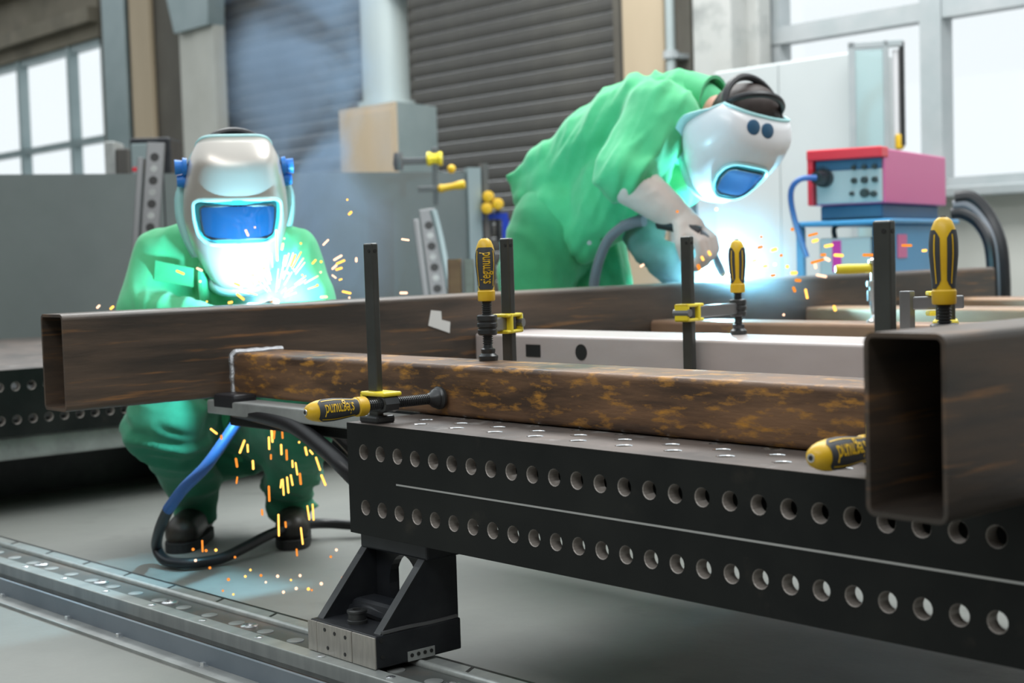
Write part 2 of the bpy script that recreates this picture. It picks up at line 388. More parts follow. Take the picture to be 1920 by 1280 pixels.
# ================================================================== front welding table
def holed_plate(mb, W, H, holes, r, th, cell, to3, top=0, wall=1, rim=None, n=14):
    """flat plate W x H with round holes; holes sit in the middle of square cells; to3 maps (a, b, depth) to a point"""
    hs = {}
    for (a, b) in holes: hs[(round((a-cell/2)*1e4), round((b-cell/2)*1e4))] = (a, b)
    us = sorted(set([0, W]+[round(a-cell/2, 5) for a, b in holes]+[round(a+cell/2, 5) for a, b in holes]))
    ws = sorted(set([0, H]+[round(b-cell/2, 5) for a, b in holes]+[round(b+cell/2, 5) for a, b in holes]))
    for i in range(len(us)-1):
        for j in range(len(ws)-1):
            u0, u1, w0, w1 = us[i], us[i+1], ws[j], ws[j+1]
            k = (round(u0*1e4), round(w0*1e4))
            if k in hs and abs(u1-u0-cell) < 1e-4 and abs(w1-w0-cell) < 1e-4:
                a, b = hs[k]; m = 16
                ins, out, back = [], [], []
                for q in range(m):
                    th_ = 2*math.pi*(q+.5)/m; c, s_ = math.cos(th_), math.sin(th_)
                    sc = cell/2/max(abs(c), abs(s_))
                    out.append((a+c*sc, b+s_*sc)); ins.append((a+c*r, b+s_*r))
                # corners
                vs = [to3(p[0], p[1], 0) for p in out]+[to3(p[0], p[1], 0) for p in ins]+[to3(a+(p[0]-a)*.93, b+(p[1]-b)*.93, r*.09) for p in ins]+[to3(a+(p[0]-a)*.93, b+(p[1]-b)*.93, min(th, .021)) for p in ins]
                for q in range(m):
                    q2 = (q+1) % m
                    mb.add([vs[q], vs[q2], vs[m+q2], vs[m+q]], [(0, 1, 2, 3)], top)
                    mb.add([vs[m+q], vs[m+q2], vs[2*m+q2], vs[2*m+q]], [(0, 1, 2, 3)], wall if rim is None else rim, True)
                    mb.add([vs[2*m+q], vs[2*m+q2], vs[3*m+q2], vs[3*m+q]], [(0, 1, 2, 3)], wall, True)
                for q in (1, 5, 9, 13):
                    pass
                for (sx, sy, qa, qb) in ((1, 1, 1, 2), (-1, 1, 5, 6), (-1, -1, 9, 10), (1, -1, 13, 14)):
                    cpt = to3(a+sx*cell/2, b+sy*cell/2, 0); mb.add([vs[qa], cpt, vs[qb]], [(0, 1, 2)], top)
            else:
                mb.add([to3(u0, w0, 0), to3(u1, w0, 0), to3(u1, w1, 0), to3(u0, w1, 0)], [(0, 1, 2, 3)], top)
    mb.add([to3(0, 0, th), to3(W, 0, th), to3(W, 0, 0), to3(0, 0, 0)], [(0, 1, 2, 3)], top)
    mb.add([to3(0, H, th), to3(W, H, th), to3(W, H, 0), to3(0, H, 0)], [(0, 1, 2, 3)], top)
    mb.add([to3(0, 0, th), to3(0, H, th), to3(0, H, 0), to3(0, 0, 0)], [(0, 1, 2, 3)], top)
    mb.add([to3(W, 0, th), to3(W, H, th), to3(W, H, 0), to3(W, 0, 0)], [(0, 1, 2, 3)], top)
    return mb
TL, TD, TH, TT = 3.0, 1.1, .2, .024
wt = thing('welding_table', 'low black perforated welding table in front, standing on a rail', 'welding table', (0, 0, TZ-TH))
BS = [M_['black_steel'], M_['hole'], M_['chamfer']]
sideh = [(.05+.05*k, b) for k in range(59) for b in (.05, .15)]
def plate_obj(nm, W, H, holes, cell, to3, mats, parent, r=.014, rim=None, label=None):
    me = bpy.data.meshes.new(nm); mb = holed_plate(MB(), W, H, holes, r, TT, cell, to3, rim=rim)
    me.from_pydata(mb.v, [], mb.f); me.polygons.foreach_set('material_index', mb.m); me.polygons.foreach_set('use_smooth', mb.sm); me.update()
    return put(nm, me, mats, parent, label=label)
plate_obj('front_side', TL, TH, sideh, .05, lambda a, b, d: (a, d, b*(TH-.0002)/TH), BS, wt)
plate_obj('back_side', TL, TH, sideh, .05, lambda a, b, d: (a, TD-d, b), BS, wt)
endh = [(.05+.05*k, b) for k in range(21) for b in (.05, .15)]
plate_obj('end_side', TD, TH, endh, .05, lambda a, b, d: (.0003+d, .0003+a*.9994, b*.998), BS, wt)
plate_obj('end_side', TD, TH, endh, .05, lambda a, b, d: (TL-.0003-d, .0003+a*.9994, b*.998), BS, wt)
toph = [(.145+.1*k, .056+.1*j) for k in range(28) for j in range(10)]+[(.095+.1*k, .106+.1*j) for k in range(29) for j in range(9)]
plate_obj('top_plate', TL, TD, toph, .05, lambda a, b, d: (.0006+a*(TL-.0012)/TL, .0006+b*(TD-.0012)/TD, TH+.0005-d), [M_['table_top'], M_['hole'], M_['chamfer']], wt, rim=2, label='worn steel top plate with a diagonal grid of holes')
put('scale_line', MB().box((.144, -.0006, .0985), (2.9, .001, .1015)), M_['line'], wt, label='bright engraved line along the side')
put('inner_plate', MB().box((.03, .15, .045), (TL-.03, .162, TH-TT)), M_['black_steel'], wt)  # plate added inside to keep the upper row of holes dark
for x in (.5, 1.0, 1.5, 2.0, 2.5): put('inner_plate', MB().box((x-.006, TT, .07), (x+.006, TD-TT, TH-TT)), M_['black_steel'], wt)  # cross ribs between the side plates

# table foot on the rail
def table_foot(loc, label):
    ft = thing('table_foot', label, 'table foot', loc)         # origin: under the table edge, on the rail top
    H = TZ-TH-.055                                             # height of the foot
    B0, B1 = -.1, .085                                         # base block in y
    pb = M_['painted_black']
    put('top_flange', MB().cbox((.012, .012, H-.028), (.208, .19, H), .004), pb, ft)
    # upright web with an oval opening
    n = 28; ov = []; rect = []
    for i in range(n):
        th = 2*math.pi*i/n; c, s_ = math.cos(th), math.sin(th)
        ov.append((.108+.042*c, .105+.056*s_)); k = min(.09/max(abs(c), 1e-6), .078/max(abs(s_), 1e-6)); rect.append((.108+c*k, .108+s_*k*.92))
    web = MB()
    for y in (.035, .053):
        for i in range(n):
            j = (i+1) % n; web.add([(ov[i][0], y, ov[i][1]), (ov[j][0], y, ov[j][1]), (rect[j][0], y, rect[j][1]), (rect[i][0], y, rect[i][1])], [(0, 1, 2, 3)])
    for i in range(n):
        j = (i+1) % n
        web.add([(ov[i][0], .035, ov[i][1]), (ov[j][0], .035, ov[j][1]), (ov[j][0], .053, ov[j][1]), (ov[i][0], .053, ov[i][1])], [(0, 1, 2, 3)], 0, True)
    put('web', web, pb, ft)
    for x in (.012, .182):
        put('gusset', MB().prism([(x, -.085, .055), (x, .085, .055), (x, .085, H-.02), (x, .02, H-.02)], (.016, 0, 0)), pb, ft)
        put('gusset_edge', MB().prism([(x-.001, -.0865, .055), (x-.001, -.083, .055), (x-.001, .022, H-.022), (x-.001, .0185, H-.022)], (.018, 0, 0)), M_['clamp_black'], ft)
    put('base_block', MB().cbox((.008, B0, 0), (.205, B1, .056), .003), pb, ft)
    put('weld_seam', MB().tube([(.03, -.02, .062), (.08, -.024, .068), (.13, -.022, .064), (.18, -.018, .066)], .012, 8), pb, ft)
    put('cross_rib', MB().cbox((.03, -.03, .055), (.18, .03, .085), .012), pb, ft)
    put('weld_seam', MB().tube([(.2, -.083, .058), (.201, -.03, .059), (.2, .02, .057), (.2, .08, .058)], .004, 6), M_['clamp_grey'], ft)
    bt = put('bolt', MB().lathe((.1, -.062, .055), (.1, -.062, .082), [(0, .018), (.007, .018), (.008, .0165), (.019, .0165), (.02, .018), (.024, .018), (.025, .015), (.025, .008), (.017, .007)], 24), M_['clamp_black'], ft)
    for a, b in ((.006, .033), (.034, .139), (.141, .207)):
        pl = put('front_plate', MB().cbox((a, B0-.004, .001), (b, B0, .055), .0015), M_['milled'], ft, label='bare milled steel plate')
        if b-a > .08:
            for x, z in ((.06, .045), (.09, .043), (.122, .042), (.068, .014), (.12, .012)):
                put('screw_hole', MB().cyl((x, B0-.0048, z), (x, B0-.002, z), .0035, n=10), M_['knob'], pl)
    for y, z in ((-.088, .048), (-.087, .02)): put('screw_hole', MB().cyl((.2042, y, z), (.2062, y, z), .004, n=10), M_['knob'], ft)
    lp = put('name_plate', MB().box((.205, -.034, .001), (.2066, .024, .018)), M_['flange'], ft, label='small light riveted plate')
    for k in range(4): put('rivet', MB().cyl((.2064, -.026+.014*k, .011), (.208, -.026+.014*k, .011), .0035, n=8), M_['knob'], lp)
    return ft
table_foot((0, 0, .055), 'black gusseted table foot with milled front plate, on the rail')

# floor rail
ang = math.radians(1.45)
RM = Matrix.Translation((-.6, -.064, 0)) @ Matrix.Rotation(ang, 4, 'Z')
rl = thing('floor_rail', 'long steel guide rail bolted along the floor under the table', 'rail', M=RM)
x0, x1 = -3.2, 2.6
put('base_plate', MB().box((x0, -.085, 0), (x1, .1, .03)), M_['rail_plate'], rl)
put('near_strip', MB().cbox((x0, -.085, .02), (x1, -.05, .055), .002), M_['bright_steel'], rl)
put('disc_plate', MB().box((x0, -.05, .03), (x1, .03, .044)), M_['rail_plate'], rl)
put('far_strip', MB().cbox((x0, .045, .03), (x1, .075, .05), .002), M_['bright_steel'], rl)
put('guide_shaft', MB().cyl((x0, .037, .047), (x1, .037, .047), .0075, n=14), M_['bright_steel'], rl)
put('outer_edge', MB().box((x0, .085, .03), (x1, .1, .042)), M_['clamp_black'], rl)
put('trough', MB().box((x0, -.135, 0), (x1, -.085, .012)), M_['knob'], rl)
put('angle_web', MB().box((x0, -.137, 0), (x1, -.13, .042)), M_['blue_angle'], rl)
put('angle_flange', MB().box((x0, -.175, 0), (x1, -.137, .006)), M_['flange'], rl)
bm_ = MB().lathe((0, 0, 0), (0, 0, .009), [(0, .009), (.002, .009), (.002, .0065), (.008, .006), (.0085, .004)], 6, smooth=False).mesh('bolt')
for k in range(11): put('bolt', bm_, M_['chamfer'], rl, M=Matrix.Translation((-2.1+.272*k+.05*(k % 2), -.147, .006)))
dm = MB().lathe((0, 0, 0), (0, 0, .002), [(0, .016), (.0015, .016), (.002, .0145)], 20).mesh('disc')
sm_ = MB().lathe((0, 0, 0), (0, 0, .008), [(0, .017), (.004, .017), (.006, .013), (.006, .009), (.003, .008)], 20).mesh('stud')
for k in range(34):
    x = -1.8+.1*k
    put('disc', dm, M_['flange'], rl, M=Matrix.Translation((x+.0, -.012, .044)))
    if k % 3 == 0: put('stud', sm_, M_['chamfer'], rl, M=Matrix.Translation((x+.045, -.012, .044)))
sc_ = MB().lathe((0, 0, 0), (0, 0, .003), [(0, .008), (.002, .008), (.003, .006)], 12).mesh('screw')
for k in range(18): put('screw', sc_, M_['chamfer'], rl, M=Matrix.Translation((-1.5+.1965*k, -.068, .0548)))
sl_ = MB().box((-.003, -.014, 0), (.003, .014, .0012)).mesh('slot')
for k in range(18): put('slot', sl_, M_['clamp_black'], rl, M=Matrix.Translation((-1.45+.1965*k, .06, .0497)) @ Matrix.Rotation(.5, 4, 'Z'))

# ================================================================== the steel frame being welded
def rect_tube(axis, a0, a1, lo, hi, t=.006, r=.012):
    """hollow rectangular section with rounded corners along axis 'x' or 'y'; lo/hi: (across, z)"""
    def loop(i):
        pts = []; x0, z0, x1, z1 = lo[0]+i, lo[1]+i, hi[0]-i, hi[1]-i; rr = max(r-i, .003)
        for cx, cz, s0 in ((x1-rr, z1-rr, 0), (x0+rr, z1-rr, 90), (x0+rr, z0+rr, 180), (x1-rr, z0+rr, 270)):
            for k in range(6):
                th = math.radians(s0+18*k); pts.append((cx+rr*math.cos(th), cz+rr*math.sin(th)))
        return pts
    A, B = loop(0), loop(t); n = len(A); mb = MB()
    q = (lambda p, a: (a, p[0], p[1])) if axis == 'x' else (lambda p, a: (p[0], a, p[1]))
    for i in range(n):
        j = (i+1) % n; sm = (i % 6) != 5
        mb.add([q(A[i], a0), q(A[j], a0), q(A[j], a1), q(A[i], a1)], [(0, 1, 2, 3)], 0, False)
        mb.add([q(B[i], a0), q(B[j], a0), q(B[j], a1), q(B[i], a1)], [(0, 1, 2, 3)], 0, False)
        for a in (a0, a1): mb.add([q(A[i], a), q(A[j], a), q(B[j], a), q(B[i], a)], [(0, 1, 2, 3)], 0)
    me = mb.mesh('section')
    bm = bmesh.new(); bm.from_mesh(me); bmesh.ops.remove_doubles(bm, verts=bm.verts, dist=1e-5)
    for f in bm.faces: f.smooth = True
    for e in bm.edges:
        if len(e.link_faces) == 2 and e.calc_face_angle() > .6: e.smooth = False
    bm.to_mesh(me); bm.free(); return me
FR = thing('welded_frame', 'large rusty steel frame of box sections clamped on the table', 'steel frame', (0, 0, TZ+.001))
put('side_beam', rect_tube('y', -.232, 3.3, (-.765, 0), (-.66, .2)), M_['scale'], FR, label='long dark box beam with open end at left')
put('side_beam', rect_tube('y', -.212, 3.3, (1.272, 0), (1.372, .197), t=.0055), M_['scale'], FR, label='near box beam whose open end faces the camera')
put('cross_beam', rect_tube('x', -.659, 1.271, (.158, .001), (.292, .096), r=.010), M_['rust'], FR, label='rusty orange-brown box section across the front')
put('cross_beam', rect_tube('x', -.659, 1.271, (.86, .001), (1.06, .1), r=.008), M_['pale_steel'], FR, label='pale cleaned steel section behind the rusty one')
put('cross_beam', rect_tube('x', -.659, 1.271, (1.50, .001), (1.62, .1)), M_['brown_steel'], FR)
put('cross_beam', rect_tube('x', -.659, 1.271, (2.2, .001), (2.34, .105)), M_['brown_steel'], FR)
put('cross_beam', rect_tube('x', -.659, 1.271, (3.02, .001), (3.16, .1)), M_['brown_steel'], FR)
def bead(pts, r=.006):
    out = []
    for i in range(len(pts)-1):
        a, b = V(pts[i]), V(pts[i+1]); n = max(2, int((b-a).length/.012))
        out += [a.lerp(b, k/n)+V((random.uniform(-.001, .001), random.uniform(-.001, .001), random.uniform(-.001, .001))) for k in range(n)]
    out.append(V(pts[-1])); return MB().tube(out, [r*random.uniform(.75, 1.25) for _ in out], 7)
put('weld_bead', bead([(-.657, .157, .004), (-.657, .155, .09), (-.655, .165, .098), (-.655, .285, .098)]), M_['weld'], FR, label='bright fresh weld bead at the joint')
put('paper_label', MB().prism([(-.6593, y, z) for y, z in ((PX(808, 582, -.659).y, PX(808, 582, -.659).z-TZ), (PX(827, 584, -.659).y, PX(827, 584, -.659).z-TZ), (PX(828, 600, -.659).y, PX(828, 600, -.659).z-TZ), (PX(844, 604, -.659).y, PX(844, 604, -.659).z-TZ), (PX(843, 625, -.659).y, PX(843, 625, -.659).z-TZ), (PX(803, 611, -.659).y, PX(803, 611, -.659).z-TZ))], (.001, 0, 0)), M_['paper'], FR, label='torn white paper sticker')
# openings in the pale section
hp = PY(1090, 661, .86); hr = PY(1000, 658, .86)
put('hole', MB().cyl((hp.x, .8585, hp.z-TZ), (hp.x, .862, hp.z-TZ), .019, n=20), M_['knob'], FR)
put('slot', MB().box((hr.x-.026, .8585, hr.z-TZ-.015), (hr.x+.026, .862, hr.z-TZ+.015)), M_['knob'], FR)
# flat bar under the joint
fb = thing('flat_bar', 'grey flat steel bar sticking out under the corner joint', 'steel bar', (-.3, .11, TZ))
put('bar', MB().cbox((-.36, -.02, -.03), (.299, .045, -.0005), .003), M_['flange'], fb)
put('shim', MB().cbox((-.3, .0, -.055), (.298, .05, -.03), .003), M_['black_steel'], fb)

# ================================================================== clamps
def text_mesh(body, size, bold=.0):
    cu = bpy.data.curves.new('t', 'FONT'); cu.body = body; cu.size = size; cu.offset = bold; cu.align_x = 'CENTER'; cu.align_y = 'CENTER'; cu.resolution_u = 3
    ob = bpy.data.objects.new('t', cu); COL.objects.link(ob)
    me = bpy.data.meshes.new_from_object(ob.evaluated_get(bpy.context.evaluated_depsgraph_get()))
    bpy.data.objects.remove(ob); bpy.data.curves.remove(cu); return me
TXT = text_mesh('siegmund', 1.0, .014)
HPROF = [(0, .0150), (.002, .0162), (.018, .0165), (.020, .0150), (.032, .0152), (.05, .0172), (.068, .0188), (.084, .0186), (.096, .0172), (.104, .0152), (.112, .0118), (.116, .0075), (.117, .005)]
def hrad(t):
    for (a, r0), (b, r1) in zip(HPROF, HPROF[1:]):
        if a <= t <= b: return r0+(r1-r0)*(t-a)/(b-a)
    return .01
def handle(root, base, axis, look, text, k=1.0):
    """clamp handle from base along axis; look: direction that a lettered panel faces"""
    base = V(base); ax = V(axis).normalized()
    n = V(look); n = (n-ax*n.dot(ax)).normalized(); u = n.cross(ax)
    h = put('handle', MB().lathe(base, base+ax, [(t*k, r*k) for t, r in HPROF], 28), M_['yellow'], root)
    def pt(t, th, dr): return base+ax*(t*k)+(n*math.cos(th)+u*math.sin(th))*((hrad(t)+dr)*k)
    ts = [.0215+.0785*i/14 for i in range(15)]
    for c in (0, math.pi):
        mb = MB(); m = 14; half = math.radians(76)
        vs = []
        for t in ts:
            q = half*min(1, .55+.45*math.sqrt(max(0, min((t-.021)/.012, (.1005-t)/.012, 1))))
            vs += [pt(t, c-q+2*q*j/m, .0007) for j in range(m+1)]
        mb.add(vs, [(i*(m+1)+j, i*(m+1)+j+1, (i+1)*(m+1)+j+1, (i+1)*(m+1)+j) for i in range(len(ts)-1) for j in range(m)], 0, True)
        put('grip_panel', mb, M_['grip'], h)
        for s_ in (-1, 1):
            mb = MB(); vs = []; tt = [.028+.066*i/10 for i in range(11)]
            for t in tt: vs += [pt(t, c+s_*math.radians(52)+j*.11-.055, .0012) for j in (0, 1)]
            mb.add(vs, [(i*2, i*2+1, i*2+3, i*2+2) for i in range(10)], 0, True); put('grip_stripe', mb, M_['yellow'], h)
        if text:
            me = TXT.copy()
            xs = [v.co.x for v in me.vertices]; wd = max(xs)-min(xs); sc = .058/wd
            for v in me.vertices:
                t = .062+v.co.x*sc; th = v.co.y*sc*1.75/hrad(t); v.co = pt(t, c+th, .0016)
            put('lettering', me, M_['yellow'], h)
    put('end_socket', MB().cyl(base+ax*(.1155*k), base+ax*(.1185*k), .0052*k, n=12), M_['chamfer'], h)
    put('hex_hole', MB().cyl(base+ax*(.117*k), base+ax*(.119*k), .0034*k, n=6), M_['knob'], h)
    return h
def thread(root, a, b, r=.0098, pitch=.0042, m='clamp_black'):
    a = V(a); b = V(b); L = (b-a).length; pr = []; t = 0
    while t < L-pitch: pr += [(t, r*.8), (t+pitch*.35, r*.8), (t+pitch*.5, r), (t+pitch*.85, r)]; t += pitch
    pr.append((L, r*.8)); return put('spindle', MB().lathe(a, b, pr, 16, smooth=False), M_[m], root)
def bar(root, h, face, m='clamp_bar', w_=.027, t_=.0145):
    X = V(face).normalized(); Y = V((0, 0, 1)).cross(X); F = frame(V((0, 0, 0)), X, Y, V((0, 0, 1)))
    b = put('bar', MB().cbox((-w_/2, -t_/2, -.012), (w_/2, t_/2, h), .0028, 0, F), M_[m], root)
    put('bar_hole', MB().cyl(F @ V((w_*.18, -t_/2-.0008, h-.014)), F @ V((w_*.18, t_/2+.0008, h-.014)), .0034, n=12), M_['knob'], b)
    put('bar_hole', MB().cyl(F @ V((-w_/2-.0008, 0, h-.014)), F @ V((w_/2+.0008, 0, h-.014)), .0034, n=12), M_['knob'], b)
    return F
def vclamp(label, bpos, pad, zbase, ztop, look, text, armz, barface=None, hz=None):
    """upright clamp: bar, sliding arm and a vertical spindle pressing down at pad"""
    b = V((bpos[0], bpos[1], zbase)); root = thing('screw_clamp', label, 'clamp', b, group=None)
    p = V(pad)-b; d = V((p.x, p.y, 0)); Ld = d.length; d.normalize(); s_ = V((0, 0, 1)).cross(d)
    bar(root, ztop-zbase, barface or s_)
    az = armz-zbase; F = frame(V((0, 0, az)), d, s_, V((0, 0, 1)))
    put('arm', MB().cbox((-.022, -.0075, -.013), (Ld-.008, .0075, .013), .003, 0, F), M_['clamp_grey'], root)
    sl = put('slide', MB().cbox((-.03, -.017, .012), (.036, .017, .019), .003, 0, F).cbox((-.03, -.017, -.019), (.036, .017, -.012), .003, 0, F)
             .cbox((-.03, -.017, -.019), (-.02, .017, .019), .003, 0, F).cbox((.012, -.018, -.019), (.022, .018, .019), .003, 0, F), M_['yellow_paint'], root)
    put('lock_bolt', MB().cyl(F @ V((-.024, -.02, 0)), F @ V((-.024, .02, 0)), .0085, n=10), M_['clamp_grey'], sl)
    pz = p.z
    put('pad', MB().lathe(p, p+V((0, 0, .034)), [(0, .0175), (.006, .0185), (.009, .0185), (.011, .0155), (.014, .0125), (.017, .0135), (.022, .0135), (.024, .009), (.034, .0075)], 24), M_['clamp_black'], root)
    put('collar', MB().lathe(V((p.x, p.y, az-.018)), V((p.x, p.y, az+.02)), [(0, .0165), (.003, .0185), (.010, .0185), (.0115, .017), (.014, .017), (.0155, .0192), (.022, .0192), (.0235, .0175), (.026, .0175), (.0275, .0192), (.036, .0192), (.038, .017)], 28), M_['clamp_black'], root)
    hb = (hz or armz+.055)-zbase
    thread(root, V((p.x, p.y, pz+.03)), V((p.x, p.y, hb+.002)))
    handle(root, V((p.x, p.y, hb)), (0, 0, 1), look, text)
    return root
def hclamp(label, bpos, zs, look, text, ypad, xoff=.036, hoff=.05):
    """clamp lying low: spindle parallel to the table pushing along +y"""
    b = V((bpos[0], bpos[1], TZ)); root = thing('screw_clamp', label, 'clamp', b)
    F = bar(root, .322, (1, 0, 0)); x = xoff; z = zs
    put('base_collar', MB().cbox((-.026, -.02, .0), (.03, .02, .014), .004), M_['clamp_black'], root)
    put('slide', MB().cbox((-.022, -.02, z+.013), (.05, .022, z+.021), .003).cbox((-.022, -.02, z-.012), (-.014, .022, z+.021), .003), M_['yellow_paint'], root)
    put('spindle_block', MB().lathe(V((x, -.017, z)), V((x, .017, z)), [(0, .013), (.002, .016), (.032, .016), (.034, .013)], 8).cbox((-.014, -.013, z-.015), (x, .013, z+.013), .004), M_['clamp_black'], root)
    yp = ypad-bpos[1]
    put('pad', MB().lathe(V((x, yp, z)), V((x, yp-.034, z)), [(0, .0175), (.003, .021), (.008, .021), (.010, .018), (.013, .0165), (.015, .018), (.019, .0165), (.024, .012), (.034, .0095)], 26), M_['clamp_black'], root)
    if yp > .06: thread(root, V((x, yp-.03, z)), V((x, -.016, z)))
    thread(root, V((x, -.017, z)), V((x, -hoff-.002, z)))
    handle(root, V((x, -hoff, z)), (0, -1, 0), look, text, 1.06)
    return root
toC = lambda p: (CAM-V(p)).normalized()
hclamp('clamp lying low at the left table corner with its bar upright', (.047, .033), .036, toC((.08, -.1, .49)), True, .155)
hclamp('clamp with horizontal yellow handle half hidden by the near beam end', (1.072, .118), .036, toC((1.1, -.05, .49)), True, .155, hoff=.085)
R0_ = V((RT.x, RT.y, 0)).normalized(); F0_ = V((FW.x, FW.y, 0)).normalized()
pB = PZ(925, 676, TZ+.096)
vclamp('clamp pressing on the rusty section, lettered handle upright and facing the camera', (pB.x+R0_.x*.04+F0_.x*.075, pB.y-.012+R0_.y*.04+F0_.y*.075), (pB.x, pB.y-.012, TZ+.097), TZ, TZ+.326, toC(pB), True, TZ+.163, barface=(1, 0, 0), hz=TZ+.209)
pC = PZ(1405, 626, TZ+.1)
vclamp('clamp on the pale section with its upright handle before the right arc', (pC.x+.03, pC.y-.235), (pC.x, min(pC.y, 1.035), TZ+.101), TZ, TZ+.322, V((0, 0, 1)).cross(toC(pC)), False, TZ+.16, barface=(1, 0, 0), hz=TZ+.195)
vclamp('large near clamp whose yellow and black handle stands behind the near beam', (1.022, .338), (1.094, .222, TZ+.097), TZ, TZ+.3, V((0, 0, 1)).cross(toC((1.09, .22, .7))), False, TZ+.162, hz=TZ+.208)
# farther clamp with a horizontal yellow grip and a bright spindle
g0 = PZ(1640, 597, TZ+.1); g0 = V((g0.x, 1.56, TZ+.101)) if g0.y > 1.62 else g0
sp = PY(1642, 596, 1.56); sp.z = TZ+.1
gs = thing('ball_spindle_clamp', 'bright screw spindle with a horizontal yellow grip behind the tall bar', 'clamp', sp)
put('pad', MB().lathe((0, 0, 0), (0, 0, .04), [(0, .022), (.006, .022), (.012, .014), (.02, .01), (.028, .012), (.04, .012)], 18), M_['chamfer'], gs)
put('spindle', MB().lathe((0, 0, .035), (0, 0, .16), [(0, .013), (.02, .013), (.02, .02), (.045, .02), (.045, .015), (.055, .015), (.055, .021), (.068, .021), (.07, .011), (.11, .011), (.112, .016), (.12, .016), (.125, .01)], 18), M_['chamfer'], gs)
wv = P(1630, 498, 3.6)-P(1568, 500, 3.6); wv.normalize()
put('grip', MB().lathe(V((0, 0, .135))-wv*.098, V((0, 0, .135))-wv*.01, [(0, .008), (.004, .0115), (.03, .0125), (.07, .0115), (.085, .0125), (.088, .009)], 16), M_['yellow_paint'], gs)
put('cross_pin', MB().cyl(V((0, 0, .135))-wv*.02, V((0, 0, .135))+wv*.02, .005), M_['chamfer'], gs)
# short post clamp behind the near beam
fp = P(1701, 580, 2.95); fp.z = TZ+.1015
fc = thing('post_clamp', 'short grey post clamp with small yellow slide behind the near beam', 'clamp', fp)
hz_ = P(1701, 545, 2.95).z-fp.z
put('bar', MB().cbox((-.012, -.01, 0), (.012, .01, hz_), .002), M_['clamp_grey'], fc)
e = P(1750, 568, 2.95)-P(1701, 572, 2.95); e.z = 0; L_ = e.length; e.normalize()
Ff = frame(V((0, 0, P(1720, 568, 2.95).z-fp.z)), e, V((0, 0, 1)).cross(e), V((0, 0, 1)))
put('arm', MB().cbox((0, -.007, -.013), (L_+.06, .007, .013), .003, 0, Ff), M_['clamp_grey'], fc)
put('slide', MB().cbox((L_-.012, -.015, -.026), (L_+.03, .015, -.016), .003, 0, Ff).cbox((L_-.012, -.015, .014), (L_+.03, .015, .023), .003, 0, Ff).cbox((L_+.02, -.015, -.026), (L_+.03, .015, .023), .003, 0, Ff), M_['yellow_paint'], fc)

# ================================================================== the back table, sheet and stops
bt = thing('welding_table', 'black perforated welding table at the left behind the crouching welder', 'welding table', (-2.1, -1.2, TZ-TH))
LT_L, LT_D = 4.4, 2.4
plate_obj('front_side', LT_L, TH, [(.05+.05*k+.013, b) for k in range(86) for b in (.05, .15)], .05, lambda a, b, d: (-d, a, b), BS, bt)
put('top_plate', MB().box((-LT_D, 0, TH-TT), (-.0005, LT_L, TH+.0005)), M_['table_top'], bt)
put('end_side', MB().box((-LT_D, LT_L-TT, 0), (-.0248, LT_L-.0005, TH-TT)), M_['black_steel'], bt)
put('end_side', MB().box((-LT_D, .0005, 0), (-.0248, TT, TH-TT)), M_['black_steel'], bt)
put('under_beam', MB().cbox((-.16, .1, -.075), (-.03, LT_L-1.75, -.001), .01), M_['flange'], bt, label='light grey beam under the table')
put('under_beam', MB().cbox((-LT_D+.1, .1, -.075), (-LT_D+.25, LT_L-.1, -.001), .01), M_['flange'], bt)
for y in (.5, 2.2): put('leg_frame', MB().box((-LT_D+.2, y, -.25), (-.2, y+.12, -.001)), M_['painted_black'], bt)
put('skirt', MB().box((-.5, .05, -.25), (-.48, LT_L-.2, 0)), M_['painted_black'], bt)
# standing sheet
A = V((-4.15, 1.06, TZ)); B = P(890, 322, 7.36); B.z = TZ
dr = (B-A).normalized(); A2 = A-dr*1.2; zs_ = P(0, 328, 6.5).z
nn = V((dr.y, -dr.x, 0))
sh = thing('steel_sheet', 'large grey steel sheet standing upright behind the crouching welder', 'steel sheet', A)
def shp(t, o, z): return A+dr*t+nn*o-A+V((0, 0, z))
Lq = (B-A).length
jm = (P(330, 450, 6.55)-A).dot(dr)
for a, b in ((-1.4, jm-.004), (jm+.004, Lq-.05)):
    put('sheet_panel', MB().prism([shp(a, 0, 0), shp(b, 0, 0), shp(b, .012, 0), shp(a, .012, 0)], (0, 0, zs_-TZ)), M_['sheet'], sh)
put('edge_post', MB().prism([shp(Lq-.05, -.02, -.45), shp(Lq+.02, -.02, -.45), shp(Lq+.02, .03, -.45), shp(Lq-.05, .03, -.45)], (0, 0, zs_-TZ+.47)), M_['galv'], sh)
put('edge_post', MB().prism([shp(Lq+.03, -.02, -.45), shp(Lq+.06, -.02, -.45), shp(Lq+.06, .03, -.45), shp(Lq+.03, .03, -.45)], (0, 0, zs_-TZ+.49)), M_['rail_plate'], sh)
# perforated stop angles leaning against the sheet
def stop(name, label, u0, v0, u1, v1, dd, wdt, lean, z_to=None):
    a, b = P(u1, v1, dd), P(u0, v0, dd+lean)
    t = thing(name, label, 'angle stop', a); ax = (b-a); L = ax.length; ax.normalize()
    sx = (RT-ax*RT.dot(ax)).normalized(); sy = ax.cross(sx); F = frame(V((0, 0, 0)), sx, sy, ax)
    put('flange', MB().cbox((-wdt/2, -.012, 0), (wdt/2, .012, L), .004, 0, F), M_['clamp_grey'], t)
    put('rib', MB().cbox((-wdt*.95, -.016, 0), (-wdt*.6, .03, L*.92), .004, 0, F), M_['clamp_grey'], t)
    n = int(L/.1)
    for k in range(n):
        put('hole', MB().cyl(F @ V((0, -.0128, .06+k*.1)), F @ V((0, .0128, .06+k*.1)), .019, n=12), M_['knob'], t)
        put('hole', MB().cyl(F @ V((0, -.0132, .01+k*.1)), F @ V((0, .0132, .01+k*.1)), .015, n=12), M_['flange'], t)
    return t
